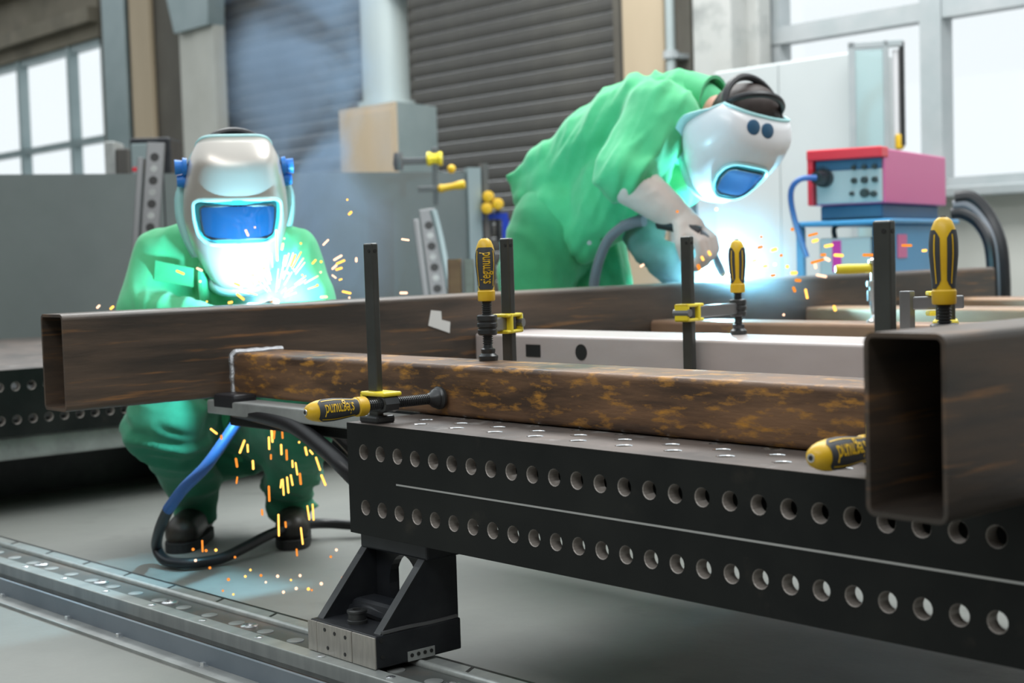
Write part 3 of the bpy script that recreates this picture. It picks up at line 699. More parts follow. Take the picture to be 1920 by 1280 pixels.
stop('stop_angle', 'perforated grey stop angle upright by the left sheet joint', 293, 268, 270, 632, 6.15, .075, .1)
stop('stop_angle', 'perforated grey stop angle leaning on the right sheet', 800, 393, 829, 607, 6.5, .07, .15)
put('brace', MB().tube([P(812, 395, 6.42), P(826, 450, 6.4), P(843, 540, 6.35)], .016, 8), M_['galv'], label='grey diagonal brace rod against the right sheet', cat='brace')
# dark box behind the stop
bx = P(285, 328, 7.6); bz1 = P(285, 258, 7.6).z
bo = thing('tool_cabinet', 'small dark cabinet with pale top behind the left sheet', 'cabinet', (bx.x, bx.y, 0)); 
R0 = V((RT.x, RT.y, 0)).normalized(); F0 = V((-R0.y, R0.x, 0)); 
if F0.dot(FW) < 0: F0 = -F0
FB = frame(V((0, 0, 0)), R0, F0, V((0, 0, 1)))
put('body', MB().cbox((-.11, 0, 0), (.1, .25, bz1), .012, 0, FB), M_['painted_black'], bo)
put('door', MB().cbox((-.1, -.012, .05), (.0, 0, bz1-.03), .004, 0, FB), M_['galv'], bo)
put('label', MB().box((-.095, -.014, bz1-.17), (-.03, -.012, bz1-.15), 0, FB), M_['red'], bo)
bo2 = thing('grey_crate', 'grey crate on a stand left of the small dark cabinet', 'crate', (bx.x, bx.y, 0), M=frame(P(232, 330, 8.0)*1, R0, F0, V((0, 0, 1))))
bo2.location.z = 0; z9 = P(232, 278, 8.0).z
put('crate_body', MB().cbox((-.04, 0, z9-.25), (.03, .2, z9), .008), M_['shutter'], bo2)
put('crate_side', MB().cbox((-.1, 0, z9-.25), (-.042, .2, z9+.04), .008), M_['flange'], bo2)
put('stand', MB().box((-.1, .02, 0), (-.07, .18, z9-.25)).box((0, .02, 0), (.03, .18, z9-.25)), M_['flange'], bo2)
# clamp on top of the sheet
cb = P(816, 330, 6.75)
sc2 = thing('sheet_clamp', 'clamp with yellow slide gripping the top of the right sheet', 'clamp', cb)
Fc = frame(V((0, 0, 0)), R0, F0, V((0, 0, 1)))
put('bar', MB().cbox((-.012, -.01, -.13), (.012, .01, .13), .003, 0, Fc), M_['clamp_grey'], sc2)
put('slide', MB().lathe(Fc @ V((-.035, 0, .078)), Fc @ V((.035, 0, .078)), [(0, .03), (.01, .034), (.025, .026), (.045, .026), (.06, .034), (.07, .03)], 10, smooth=False), M_['yellow_paint'], sc2)
put('arm', MB().cbox((-.15, -.012, .055), (-.02, .012, .085), .003, 0, Fc), M_['clamp_grey'], sc2)
put('jaw', MB().lathe(Fc @ V((-.165, 0, .03)), Fc @ V((-.165, 0, .11)), [(0, .02), (.03, .026), (.08, .02)], 14), M_['clamp_grey'], sc2)
put('lower_arm', MB().cbox((-.08, -.012, -.07), (.012, .012, -.045), .003, 0, Fc), M_['clamp_grey'], sc2)
put('handle', MB().lathe(Fc @ V((.012, -.02, -.06)), Fc @ V((.135, -.02, -.042)), [(0, .012), (.01, .02), (.03, .016), (.07, .015), (.1, .02), (.122, .02), (.126, .008)], 14), M_['yellow'], sc2)
put('end_knob', MB().ball(Fc @ V((.075, 0, .03)), .02, 8), M_['yellow'], sc2)
# blue trolley with yellow handled clamps
tb = P(925, 500, 7.4); tr = thing('clamp_rack', 'blue rack holding clamps, left of the bent welder', 'rack', M=frame(V((tb.x, tb.y, 0)), R0, F0, V((0, 0, 1))))
z8 = P(925, 400, 7.4).z
put('top_rail', MB().box((-.09, -.02, z8-.03), (.08, .02, z8)), M_['blue_rack'], tr)
for x in (-.09, .05): put('upright', MB().box((x, -.02, 0), (x+.035, .02, z8-.03)), M_['blue_rack'], tr)
put('foot_rail', MB().box((-.1, -.2, 0), (.09, .2, .04)), M_['blue_rack'], tr)
for i, (du, dv) in enumerate(((-5, -30), (-8, -9), (12, -16))):
    x = du/2783*7.4; z = z8-dv/2783*7.4
    hk = thing('hung_clamp', ['topmost yellow-ended clamp on the blue rack', 'lower left yellow-ended clamp on the blue rack', 'lower right yellow-ended clamp on the blue rack'][i], 'clamp', tr.matrix_world @ V((x, -.03, z)), group='clamps on the blue rack')
    c = V((0, 0, 0)); back = F0
    put('handle', MB().lathe(c-back*.06, c+back*.06, [(0, .012), (.005, .026), (.03, .03), (.09, .022), (.12, .02)], 14), M_['yellow'], hk)
    put('spindle', MB().cyl(c+back*.06, c+back*.2, .012), M_['clamp_black'], hk)
    put('arm', MB().box((-.01, -.01, -.18), (.01, .01, .02), 0, Matrix.Translation(back*.16)), M_['clamp_black'], hk)
# brown steel offcuts stacked behind the frame
ofm = [('brown_steel', 838, 866), ('flange', 868, 890), ('brown_steel', 893, 930), ('scale', 933, 955), ('brown_steel', 957, 984)]
for i, (m, a, b) in enumerate(ofm):
    p, q = P(a, 486, 5.2), P(b, 484, 5.2); wd = (q-p).length
    t = thing('steel_offcut', ['tall orange-brown offcut, leftmost behind the frame', 'narrow grey offcut behind the lettered clamp', 'wide brown offcut behind the lettered clamp bar', 'dark narrow offcut between two brown ones', 'brown offcut nearest the bent welder'][i], 'steel offcut', M=frame(V((p.x, p.y, 0)), R0, F0, V((0, 0, 1))), group='steel offcuts behind the frame')
    tm = rect_tube('x', 0, p.z, (0, 0), (wd-.004, .08), t=.006, r=.01)
    tm.transform(Matrix(((0, 1, 0, 0), (0, 0, 1, 0), (1, 0, 0, 0), (0, 0, 0, 1))))
    put('section', tm, M_[m], t); put('foot_plate', MB().box((.001, -.02, 0), (wd-.006, .1, .006)), M_['flange'], t)

# ================================================================== cabinet, panel and welding machine at the right
cy = 5.0
x0, x1 = PY(1337, 200, cy).x, PY(1594, 200, cy).x; zc = PY(1480, 113, cy).z
cbn = thing('tall_cabinet', 'tall light grey cabinet standing before the right window', 'cabinet', (x0, cy, 0))
W_ = x1-x0
put('body', MB().cbox((0, .02, .08), (W_, .45, zc), .008), M_['panel'], cbn)
put('front_panel', MB().cbox((.004, 0, .1), (W_*.5-.003, .02, zc-.01), .004), M_['panel'], cbn)
put('front_panel', MB().cbox((W_*.5+.003, 0, .1), (W_-.004, .02, zc-.01), .004), M_['panel'], cbn)
put('plinth', MB().box((.02, .04, 0), (W_-.02, .43, .08)), M_['knob'], cbn)
a, b = PY(1592, 200, cy-.1), PY(1668, 200, cy+.02); zp = PY(1594, 79, cy-.1).z
fpn = thing('framed_panel', 'narrow pale teal framed panel standing beside the tall cabinet', 'panel', (a.x, a.y, 0))
pe = V((b.x-a.x, b.y-a.y, 0)); pl = pe.length; pe.normalize(); Fp = frame(V((0, 0, 0)), pe, V((0, 0, 1)).cross(pe), V((0, 0, 1)))
put('glass_panel', MB().box((.03, .01, .1), (pl-.03, .018, zp-.04), 0, Fp), M_['teal_glass'], fpn)
for bxx in ((0, .035, 0, zp), (pl-.03, pl, 0, zp)): put('upright', MB().cbox((bxx[0], 0, bxx[2]), (bxx[1], .03, bxx[3]), .004, 0, Fp), M_['win_frame'], fpn)
put('top_rail', MB().cbox((0, 0, zp-.035), (pl+.07, .03, zp), .004, 0, Fp), M_['win_frame'], fpn)
put('foot', MB().box((-.05, -.15, 0), (pl+.1, .2, .03), 0, Fp), M_['win_frame'], fpn)
rp = Fp @ V((pl+.065, .015, 0)); zr = PY(1680, 272, cy).z
put('rod', MB().cyl((rp.x, rp.y, zr), (rp.x, rp.y, zp-.01), .014), M_['clamp_black'], fpn)
put('rod_tip', MB().lathe((rp.x-.02, rp.y, zr-.02), (rp.x-.02, rp.y, zr+.06), [(0, .012), (.01, .024), (.07, .024), (.08, .02)], 12), M_['yellow'], fpn)
put('white_tube', MB().cyl((rp.x-.035, rp.y, zr+.05), (rp.x-.035, rp.y, zp-.05), .018), M_['white_shell'], fpn)

# welding machine on its trolley
k0, k1, k2 = P(1519, 330, 5.75), P(1656, 330, 5.6), P(1806, 330, 5.95)
zt_, zb_ = P(1656, 277, 5.6).z, P(1656, 380, 5.6).z
o0 = V((k1.x, k1.y, zb_)); fx = V((k0.x-k1.x, k0.y-k1.y, 0)); fy = V((k2.x-k1.x, k2.y-k1.y, 0)); wx, wy = fx.length, fy.length; fx.normalize(); fy = V((0, 0, 1)).cross(fx); 
if fy.dot(V((k2.x-k1.x, k2.y-k1.y, 0))) < 0: fy = -fy
wy = .86; H_ = zt_-zb_
wm = thing('welding_machine', 'red and grey welding power source on the blue trolley', 'welding machine', o0)
FMm = frame(V((0, 0, 0)), fx, fy, V((0, 0, 1)))
def bxm(a, b, c=.006): return MB().cbox(a, b, c, 0, FMm)
put('housing', bxm((0, .02, 0), (wx, wy, H_)), M_['pink'], wm)
put('front_hood', bxm((-.004, -.03, H_-.035), (wx+.004, .06, H_+.006)), M_['red'], wm)
put('side_cheek', bxm((wx-.02, -.025, 0), (wx+.004, .02, H_-.03)), M_['red'], wm)
pn = put('control_panel', bxm((.006, .0, .004), (wx-.022, .02, H_-.075)), M_['grey_panel'], wm)
put('display_strip', bxm((.006, -.002, H_-.076), (wx-.022, .02, H_-.034)), M_['navy'], wm)
for (x, z, r) in ((.03, .09, .011), (.07, .09, .013), (.11, .09, .011), (.03, .14, .009), (.07, .14, .009), (.11, .14, .009), (.07, .04, .017), (.035, .035, .012), (.12, .04, .008)):
    put('knob', MB().cyl(FMm @ V((x, .0, z*H_/.21)), FMm @ V((x, -.02, z*H_/.21)), r, n=14), M_['knob'], pn)
put('cable_socket', MB().lathe(FMm @ V((wx-.06, .0, H_*.5)), FMm @ V((wx-.06, -.1, H_*.5)), [(0, .035), (.03, .035), (.03, .028), (.1, .024)], 16), M_['black_plastic'], wm)
c_ = FMm @ V((wx-.06, -.1, H_*.5))
put('cable', MB().tube([c_, c_+fx*.05-fy*.04+V((0, 0, -.005)), c_+fx*.09-fy*.03+V((0, 0, -.05)), c_+fx*.09+V((0, 0, -.15)), c_+fx*.05+fy*.02+V((0, 0, -.3))], .011), M_['blue_hose'], wm)
# trolley
tro = thing('machine_trolley', 'blue two-deck trolley carrying the welding machine', 'trolley', V((o0.x, o0.y, 0)))
zd = zb_-.06
def bxt(a, b, c=.008): return MB().cbox(a, b, c, 0, FMm)
put('top_deck', bxt((-.05, -.06, zd-.02), (wx+.05, wy+.02, zd+.0)), M_['blue'], tro)
put('spacer', bxt((.02, .05, zd), (wx-.02, wy-.05, zb_-.0005)), M_['navy'], tro)
put('side_sheet', bxt((-.03, -.02, .15), (-.0, wy, zd-.02)), M_['blue'], tro)
put('back_sheet', bxt((0, wy-.03, .15), (wx+.03, wy, zd-.02)), M_['navy'], tro)
for x in (0, wx+.02): put('post', bxt((x, -.04, .12), (x+.03, 0, zd-.02)), M_['blue'], tro)
put('lower_deck', bxt((-.05, -.08, .1), (wx+.05, wy, .14)), M_['blue'], tro)
put('sticker', MB().box((-.033, .06, zd-.15), (-.0302, .18, zd-.06), 0, FMm), M_['pink'], tro)
for x, y in ((0, 0), (wx, 0), (0, wy-.1), (wx, wy-.1)):
    a = FMm @ V((x-.02, y, .05)); b = FMm @ V((x+.02, y, .05)); put('caster', MB().cyl(a, b, .05, n=18).box((x-.015, y-.02, .05), (x+.015, y+.02, .102), 0, FMm), M_['black_plastic'], tro)
wf = thing('wire_feeder', 'grey wire feeder box with a magenta stripe under the trolley deck', 'wire feeder', V((o0.x, o0.y, .14)))
FW2 = FMm
zf = P(1590, 445, 5.6).z-.14
put('case', MB().cbox((.04, -.03, 0), (wx-.04, .3, zf), .01, 0, FW2), M_['grey_panel'], wf)
put('stripe', MB().box((wx*.55, -.033, zf-.13), (wx*.55+.035, -.0298, zf-.01), 0, FW2), M_['magenta'], wf)
put('handle_bar', MB().tube([FW2 @ V((.06, .1, zf)), FW2 @ V((.07, .1, zf+.05)), FW2 @ V((wx-.07, .1, zf+.05)), FW2 @ V((wx-.06, .1, zf))], .01), M_['black_plastic'], wf)
# hose bundle hanging in an arc at the right
hb = thing('hose_bundle', 'thick black hose package arching down behind the welding machine', 'hose', P(1800, 380, 5.9)); 
HB0 = hb.location
for i, off in enumerate((0, .03, .055)):
    pts = [P(1790-i*3, 372+i*14, 5.9), P(1822-i*8, 372+i*14, 5.88), P(1852-i*9, 405+i*6, 5.85), P(1873-i*9, 455, 5.8), P(1880-i*9, 520, 5.8), P(1881-i*9, 600, 5.85), P(1878-i*9, 700, 5.9)]
    pts.append(V((pts[-1].x, pts[-1].y, .03)))
    put('hose', MB().tube([p-HB0 for p in pts], .024+.006*(i == 0), 10), M_['rubber'] if i != 1 else M_['grey_hose'], hb)

# ================================================================== people
def blob(name, chains, voxel=.009, smooth=6, fold=None, ells=()):
    """one continuous skin grown over tapered limbs"""
    mb = MB()
    for ch in chains:
        for i, (p, r) in enumerate(ch):
            mb.ball(p, r, 8)
            if i:
                q, s_ = ch[i-1]
                if (V(p)-V(q)).length > 1e-4: mb.lathe(q, p, [(0, s_), ((V(p)-V(q)).length, r)], 16)
    for c, r, M in ells: mb.ball(c, r, 10, M=M)
    me = mb.mesh(name); ob = bpy.data.objects.new(name, me); COL.objects.link(ob)
    md = ob.modifiers.new('r', 'REMESH'); md.mode = 'VOXEL'; md.voxel_size = voxel; md.use_smooth_shade = True
    dg = bpy.context.evaluated_depsgraph_get(); m2 = bpy.data.meshes.new_from_object(ob.evaluated_get(dg)); bpy.data.objects.remove(ob); bpy.data.meshes.remove(me)
    bm = bmesh.new(); bm.from_mesh(m2)
    for _ in range(smooth): bmesh.ops.smooth_vert(bm, verts=bm.verts, factor=.5, use_axis_x=True, use_axis_y=True, use_axis_z=True)
    if fold:
        bm.normal_update()
        cos = [(v, v.co.copy(), v.normal.copy()) for v in bm.verts]
        for v, c, n in cos: v.co = c+n*fold(c)
        for _ in range(1): bmesh.ops.smooth_vert(bm, verts=bm.verts, factor=.4, use_axis_x=True, use_axis_y=True, use_axis_z=True)
    for f in bm.faces: f.smooth = True
    bm.to_mesh(m2); bm.free(); m2.name = name; m2.materials.clear(); return m2
def folds(amp, axis, fr=9, k=3.2):
    """cloth folds running across the given axis"""
    ax = V(axis).normalized()
    def f(p):
        q = p+ax*(p.dot(ax))*(k-1)
        w_ = noise.noise(p*3.1)*.35
        a = noise.noise(q*fr+V((w_, w_, 0)))
        b = noise.noise(q*fr*2.3+V((5.2, 1.3, 2.2)))
        g = max(0, min(1, .5+1.6*noise.noise(p*4.3+V((9, 2, 4)))))
        return amp*(1.1*(1-min(1, 3.4*abs(a)))-.3)*(.35+.65*g)+amp*.5*(1-min(1, 3*abs(b)))*g
    return f
def helmet(person, c, f, u, sx=1.0, sz=1.0, knobs=True, shell='silver_shell', lensbox=(-.035, .046, 40), rimw=.022, name_label=None, ex0=.5):
    """curved hand-made face shield: shell, rim, filter window, pivot knobs, head band"""
    f = V(f).normalized(); u = V(u); u = (u-f*u.dot(f)).normalized(); r = f.cross(u); c = V(c)
    def prof(v):     # v 0 top .. 1 chin : z, half width, depth, centre y, half angle
        z = .125-.32*v
        W = .098+.026*math.sin(min(1, v/.6)*math.pi/2)-.058*max(0, (v-.55)/.45)**1.7
        D = .112+.045*math.sin(min(1, v/.55)*math.pi/2)-.03*max(0, (v-.7)/.3)**2
        y0 = -.012+.05*max(0, (v-.5)/.5)**1.5
        if v < .16: D *= 1-.62*(1-v/.16)**2; W *= 1-.10*(1-v/.16)**2; z += .018*(1-(1-v/.16)**2)-.018+.022*(1-v/.16)
        return z*sz, W*sx, D, y0
    def pt(v, th, off=0):
        z, W, D, y0 = prof(v); s_, k = math.sin(th), math.cos(th)
        e_ = .72
        x = W*math.copysign(abs(s_)**e_, s_); y = y0+D*max(k, 0)**e_
        n = V((math.sin(th)*.9, math.cos(th), 0)); n.normalize()
        z -= .04*(abs(th)/1.55)**3*max(0, 1-v/.4)*sz
        return c+r*(x+n.x*off)+f*(y+n.y*off)+u*z
    NV, NT = 26, 30; TM = math.radians(89)
    vs = [pt(i/NV, -TM+2*TM*j/NT) for i in range(NV+1) for j in range(NT+1)]
    fs = [(i*(NT+1)+j, i*(NT+1)+j+1, (i+1)*(NT+1)+j+1, (i+1)*(NT+1)+j) for i in range(NV) for j in range(NT)]
    me = bpy.data.meshes.new('helmet_shell'); me.from_pydata([tuple(p) for p in vs], [], fs)
    for p in me.polygons: p.use_smooth = True
    h = put('welding_helmet', me, M_[shell], person, label=name_label)
    md = h.modifiers.new('s', 'SOLIDIFY'); md.thickness = .004; md.offset = 0
    # rim: flange around the open border
    bd = [pt(i/NV, -TM) for i in range(NV+1)]+[pt(1, -TM+2*TM*j/NT) for j in range(1, NT+1)]+[pt(i/NV, TM) for i in range(NV-1, -1, -1)]
    mid = c+f*.05; rm = MB(); out = []
    for p in bd:
        o = p-mid; lat = (o-f*o.dot(f)).normalized(); hz_ = o.dot(u); kk = max(.12, min(1, (.05-hz_)/.07)); out.append(p+lat*rimw*kk-f*.012*kk)
    n = len(bd); rm.add(bd+out, [(i, i+1, n+i+1, n+i) for i in range(n-1)], 0, True)
    rim = put('rim', rm, M_['cyan_rim'], h); md = rim.modifiers.new('s', 'SOLIDIFY'); md.thickness = .004
    put('brow_rim', MB().tube([pt(0, -TM+2*TM*j/NT) for j in range(0, NT+1, 2)], .0055, 8), M_['cyan_rim'], h)
    # rounded filter window
    zc, zh, aw = lensbox
    def patch(k, off, ex=.5):
        mb = MB(); vs = []; R_, A_ = 10, 36
        def sp(rr, a):
            ca, sa = math.cos(a), math.sin(a)
            x = math.copysign(abs(ca)**ex, ca)*rr*k; y = math.copysign(abs(sa)**ex, sa)*rr*k
            z = zc+zh*y; v = (.125-z)/.32; return pt(v, math.radians(aw)*x*(1-.12*y*(-1)), off)
        for i in range(R_+1):
            for j in range(A_): vs.append(sp(i/R_, 2*math.pi*j/A_))
        fs = [(i*A_+j, i*A_+(j+1) % A_, (i+1)*A_+(j+1) % A_, (i+1)*A_+j) for i in range(R_) for j in range(A_)]
        mb.add(vs, fs, 0, True); return mb, [sp(1, 2*math.pi*j/A_) for j in range(A_+1)]
    p1, edge = patch(1.0, .008, ex0)
    put('window_surround', p1, M_['lens_frame'], h)
    put('window_rim', MB().tube(edge[::2]+[edge[0]], .005, 8), M_['cyan_rim'], h)
    p2, e2 = patch(.74, .0115, ex0*.7); put('filter_glass', p2, M_['lens'], h)
    put('filter_frame', MB().tube(e2[::2]+[e2[0]], .003, 6), M_['black_plastic'], h)
    if not knobs:
        for th in (-.02, .24):
            a_ = pt(.045, th); n_ = (pt(.16, th)-pt(.0, th)).cross(pt(.05, th+.1)-pt(.05, th-.1))*-1; n_ = n_ if n_.dot(f*.5+u) > 0 else -n_; n_ = n_.normalized(); put('vent', MB().lathe(a_-n_*.006, a_+n_*.006, [(0, .022), (.01, .022), (.012, .018)], 18), M_['navy'], h)
    for s_ in ((-1, 1) if knobs else ()):
        q = c+r*(s_*.112*sx)+f*.0+u*.055
        put('pivot_knob', MB().lathe(q, q+r*(s_*.03), [(0, .022), (.01, .024), (.012, .017), (.03, .019)], 14), M_['blue_plastic'], h)
        put('pivot_knob', MB().lathe(q-u*.035, q-u*.035+r*(s_*.026), [(0, .016), (.01, .018), (.026, .014)], 12), M_['blue_plastic'], h)
    put('head_band', MB().tube([c+r*(.105*math.cos(a))+f*(-.115*math.sin(a))+u*(.06+.02*math.sin(a)) for a in [math.pi*i/8 for i in range(9)]], .011, 8), M_['black_plastic'], h)
    put('crown_strap', MB().tube([c+r*(.1*math.cos(a))+u*(.045+.095*math.sin(a))-f*.02 for a in [math.pi*i/8 for i in range(9)]], .01, 8), M_['black_plastic'], h)
    return h
def glove(name, person, wrist, hand, palm_n, m, closed=.8, s_=1.0, cuff=None, cuff_r=.055, label=None):
    """gauntlet with palm, four bent fingers and a thumb"""
    w0 = V(wrist); d = (V(hand)-w0).normalized(); n = V(palm_n); n = (n-d*n.dot(d)).normalized(); sd = d.cross(n)
    ch = [[(w0, .036*s_), (w0+d*.04*s_, .036*s_)]]
    kn = w0+d*.095*s_
    for i, (o, L) in enumerate(((-.033, .072), (-.011, .082), (.011, .078), (.032, .062))):
        a = kn+sd*o*s_; ch.append([(w0+d*.03*s_+sd*o*.6*s_, .02*s_), (a, .0135*s_)])
        t1 = a+(d*math.cos(closed)+n*math.sin(closed))*L*.45*s_
        t2 = t1+(d*math.cos(closed*2.1)+n*math.sin(closed*2.1))*L*.38*s_
        t3 = t2+(d*math.cos(closed*2.9)+n*math.sin(closed*2.9))*L*.25*s_
        ch.append([(a, .0135*s_), (t1, .0125*s_), (t2, .0115*s_), (t3, .0105*s_)])
    tb = w0+d*.03*s_-sd*.03*s_; t1 = tb+(-sd*.5+d*.7+n*.5).normalized()*.045*s_; t2 = t1+(d*.6+n*.7+sd*.15).normalized()*.04*s_
    ch.append([(tb, .02*s_), (t1, .0155*s_), (t2, .0125*s_)])
    if cuff is not None:
        cv = V(cuff); ch.append([(w0, .04*s_), (w0.lerp(cv, .35), cuff_r*.82), (w0.lerp(cv, .95), cuff_r)])
    return put(name, blob(name, ch, .006, 3, folds(.0025, d, 16, 2)), M_[m], person, label=label)
def boot(person, toe, heel, ankle):
    toe, heel, ankle = V(toe), V(heel), V(ankle); d = (toe-heel); d.z = 0; d.normalize(); up = V((0, 0, 1))
    ch = [[(heel+up*.05, .04), (heel+d*.09+up*.055, .044), (toe-d*.07+up*.047, .047), (toe-d*.04+up*.045, .046)], [(heel+d*.03+up*.05, .042), (ankle, .05), (ankle+(ankle-heel-d*.05)*.6, .052)]]
    b = put('boot', blob('boot', ch, .008, 3), M_['boot'], person)
    s_ = V((0, 0, 1)).cross(d); pts = []
    for i in range(28):
        a = 2*math.pi*i/28; c0 = heel.lerp(toe, .5); L = (toe-heel).length/2+.02
        pts.append(V((c0.x, c0.y, .001))+d*(L*math.copysign(abs(math.cos(a))**.6, math.cos(a)))+s_*(.047*math.copysign(abs(math.sin(a))**.75, math.sin(a))))
    put('sole', MB().prism(pts, (0, 0, .024)), M_['sole'], b)
    return b

# ---------------- crouching welder at the left
CR = -FW.copy(); CR.z = 0; CR.normalize()           # horizontal direction from the scene to the camera
R0n = V((RT.x, RT.y, 0)).normalized(); UP = V((0, 0, 1))
f1 = PZ(335, 1036, 0); f2 = PZ(549, 1030, 0)
m1 = thing('person', 'crouching person in green workwear and silver welding helmet, welding at the left', 'person', (0, 0, 0))
heel1 = f1-CR*.24+R0n*.01; heel2 = f2-CR*.24-R0n*.03
an1 = heel1+CR*.05+UP*.13; an2 = heel2+CR*.05+UP*.13
pel = P(425, 790, 4.12); kn1 = P(308, 788, 3.72); kn2 = P(562, 790, 3.74)
hip1 = pel-R0n*.1; hip2 = pel+R0n*.1
che = P(425, 545, 3.93); nk = P(432, 452, 3.85); hd = P(440, 345, 3.76)
sh1 = P(308, 486, 3.9); sh2 = P(536, 482, 3.85); el1 = P(268, 585, 3.78); el2 = P(580, 580, 3.72); wr1 = P(412, 622, 3.62); wr2 = P(590, 640, 3.6)
body_ch = [[(pel, .12), (pel.lerp(che, .5), .115), (che, .12), (nk, .055), (hd-UP*.05, .055)], [(hd, .085), (hd-UP*.05+CR*.03, .06)],
           [(che, .09), (sh1, .05), (el1, .04), (wr1, .03)], [(che, .09), (sh2, .05), (el2, .04), (wr2, .03)],
           [(pel, .1), (hip1, .08), (kn1, .055), (an1, .038), (heel1+CR*.1+UP*.045, .028)], [(pel, .1), (hip2, .08), (kn2, .055), (an2, .038), (heel2+CR*.1+UP*.045, .028)]]
put('body', blob('body', body_ch, .012, 3), M_['skin'], m1)
hf = (CR*math.cos(.22)+R0n*math.sin(.22)); hf1 = (hf*math.cos(.34)-UP*math.sin(.34)).normalized()
put('hair', blob('hair', [[(hd+UP*.025-hf*.012, .098), (hd+UP*.0-hf*.03, .095)]], .008, 2), M_['hair'], m1)
jk = [[(pel+UP*.02, .165), (pel.lerp(che, .5), .165), (che, .172), (che.lerp(nk, .7), .12), (nk, .075)],
      [(sh1, .085), (che.lerp(nk, .5), .13), (sh2, .085)], [(sh1, .088), (sh1.lerp(el1, .5), .078), (el1, .07), (wr1, .05)], [(sh2, .088), (sh2.lerp(el2, .5), .078), (el2, .07), (wr2, .05)]]
jo = put('jacket', blob('jacket', jk, .009, 5, folds(.017, R0n+UP*.3, 2.7, 4.8)), M_['green'], m1, label='green work jacket')
# collar, then added placket and flap imitating fold shadows
def ribbon(pts, wdir, w_, t=.006):
    mb = MB(); pts = [V(p) for p in pts]; n = len(pts); vs = []
    for p in pts: vs += [p, p+V(wdir)*w_]
    mb.add(vs, [(2*i, 2*i+1, 2*i+3, 2*i+2) for i in range(n-1)], 0, True); return mb
def cloth_strip(name, par, px, w_px, d, m, th=.006, lift=0):
    a = [P(u, v, d) for u, v in px]; b = [P(u+w_px[0], v+w_px[1], d) for u, v in px]
    mb = MB(); n = len(a); mb.add(a+b, [(i, i+1, n+i+1, n+i) for i in range(n-1)], 0, True)
    o = put(name, mb, M_[m], par); md = o.modifiers.new('s', 'SOLIDIFY'); md.thickness = th; md.offset = 0; return o
col1 = MB().tube([nk+(R0n*math.cos(a)*.085+CR*math.sin(a)*.085)+UP*(.045-.05*max(0, math.sin(a))) for a in [math.pi*2*i/14+.3 for i in range(14)]], .022, 8)
put('collar', col1, M_['green'], jo)
fr1 = che+CR*.165
put('shade_flap', MB().prism([fr1-R0n*.145+UP*.085+CR*.0, fr1-R0n*.045+UP*.062+CR*.02, fr1-R0n*.048+UP*.015+CR*.022, fr1-R0n*.15+UP*.035+CR*.0], CR*.004), M_['green'], jo)  # flap added to imitate the shadow of a fold
put('shade_strip', MB().tube([nk+CR*.1+UP*-.02-R0n*.02, fr1+UP*.06-R0n*.022+CR*.022, fr1-UP*.05-R0n*.018+CR*.02], [.01, .013, .013], 8), M_['green'], jo)  # raised strip added to cast a shadow like a fold
tr1 = [[(pel, .165), (hip1, .135), (kn1, .098), (kn1.lerp(an1, .45), .08), (an1+UP*.0, .066), (an1-UP*.045+CR*.01, .06)], [(pel, .165), (hip2, .135), (kn2, .098), (kn2.lerp(an2, .45), .08), (an2+UP*.0, .066), (an2-UP*.045+CR*.01, .06)]]
put('trousers', blob('trousers', tr1, .009, 5, folds(.018, UP+R0n*.3, 3.4, 4.0)), M_['green_shade'], m1, label='green work trousers, bunched at the knees')
boot(m1, f1, heel1, an1); boot(m1, f2, heel2, an2)
glove('glove', m1, wr1, wr1+R0n*.08+CR*.06+UP*.02, R0n-CR*.2, 'leather', .7, 1.1, cuff=wr1.lerp(el1, .5))
glove('glove', m1, wr2, wr2-R0n*.05+CR*.07+UP*.03, -R0n, 'leather', .8, 1.1, cuff=wr2.lerp(el2, .5))
helmet(m1, hd-UP*.006+hf1*.01, hf1, UP, 1.04, 1.09, lensbox=(-.04, .05, 45))

# ---------------- bent welder at the right
m2 = thing('person', 'bent person in green workwear and white welding helmet, welding at the right', 'person', (0, 0, 0))
hp = P(1052, 425, 4.72); wa = P(1072, 362, 4.7); mb_ = P(1128, 288, 4.62); up_ = P(1215, 232, 4.52); nk2 = P(1315, 205, 4.42); hd2 = P(1392, 240, 4.32)
s1 = P(1240, 222, 4.36); e1 = P(1172, 322, 4.28); w1 = P(1272, 408, 4.25)
s2 = P(1270, 225, 4.68); e2 = P(1275, 335, 4.72); w2 = P(1215, 468, 4.42)
k1_ = P(1012, 640, 4.6); k2_ = P(1135, 620, 4.72)
fo1 = V((k1_.x, k1_.y, 0)); fo2 = V((k2_.x, k2_.y, 0)); bd2 = (V((up_.x, up_.y, 0))-V((hp.x, hp.y, 0))).normalized()
h1_ = hp-CR*-.07-R0n*.02; h2_ = hp-CR*.1+R0n*.05
bc2 = [[(hp, .12), (wa, .11), (mb_, .12), (up_, .115), (nk2, .06), (hd2, .06)], [(hd2, .088), (hd2+R0n*.03+CR*.03, .07)], [(up_, .08), (s1, .05), (e1, .04), (w1, .03)], [(up_, .08), (s2, .05), (e2, .04), (w2, .03)],
       [(hp, .1), (h1_, .09), (k1_, .06), (fo1+UP*.1, .045), (fo1+bd2*.12+UP*.05, .03)], [(hp, .1), (h2_, .09), (k2_, .06), (fo2+UP*.1, .045), (fo2+bd2*.12+UP*.05, .03)]]
put('body', blob('body', bc2, .011, 3), M_['skin'], m2)
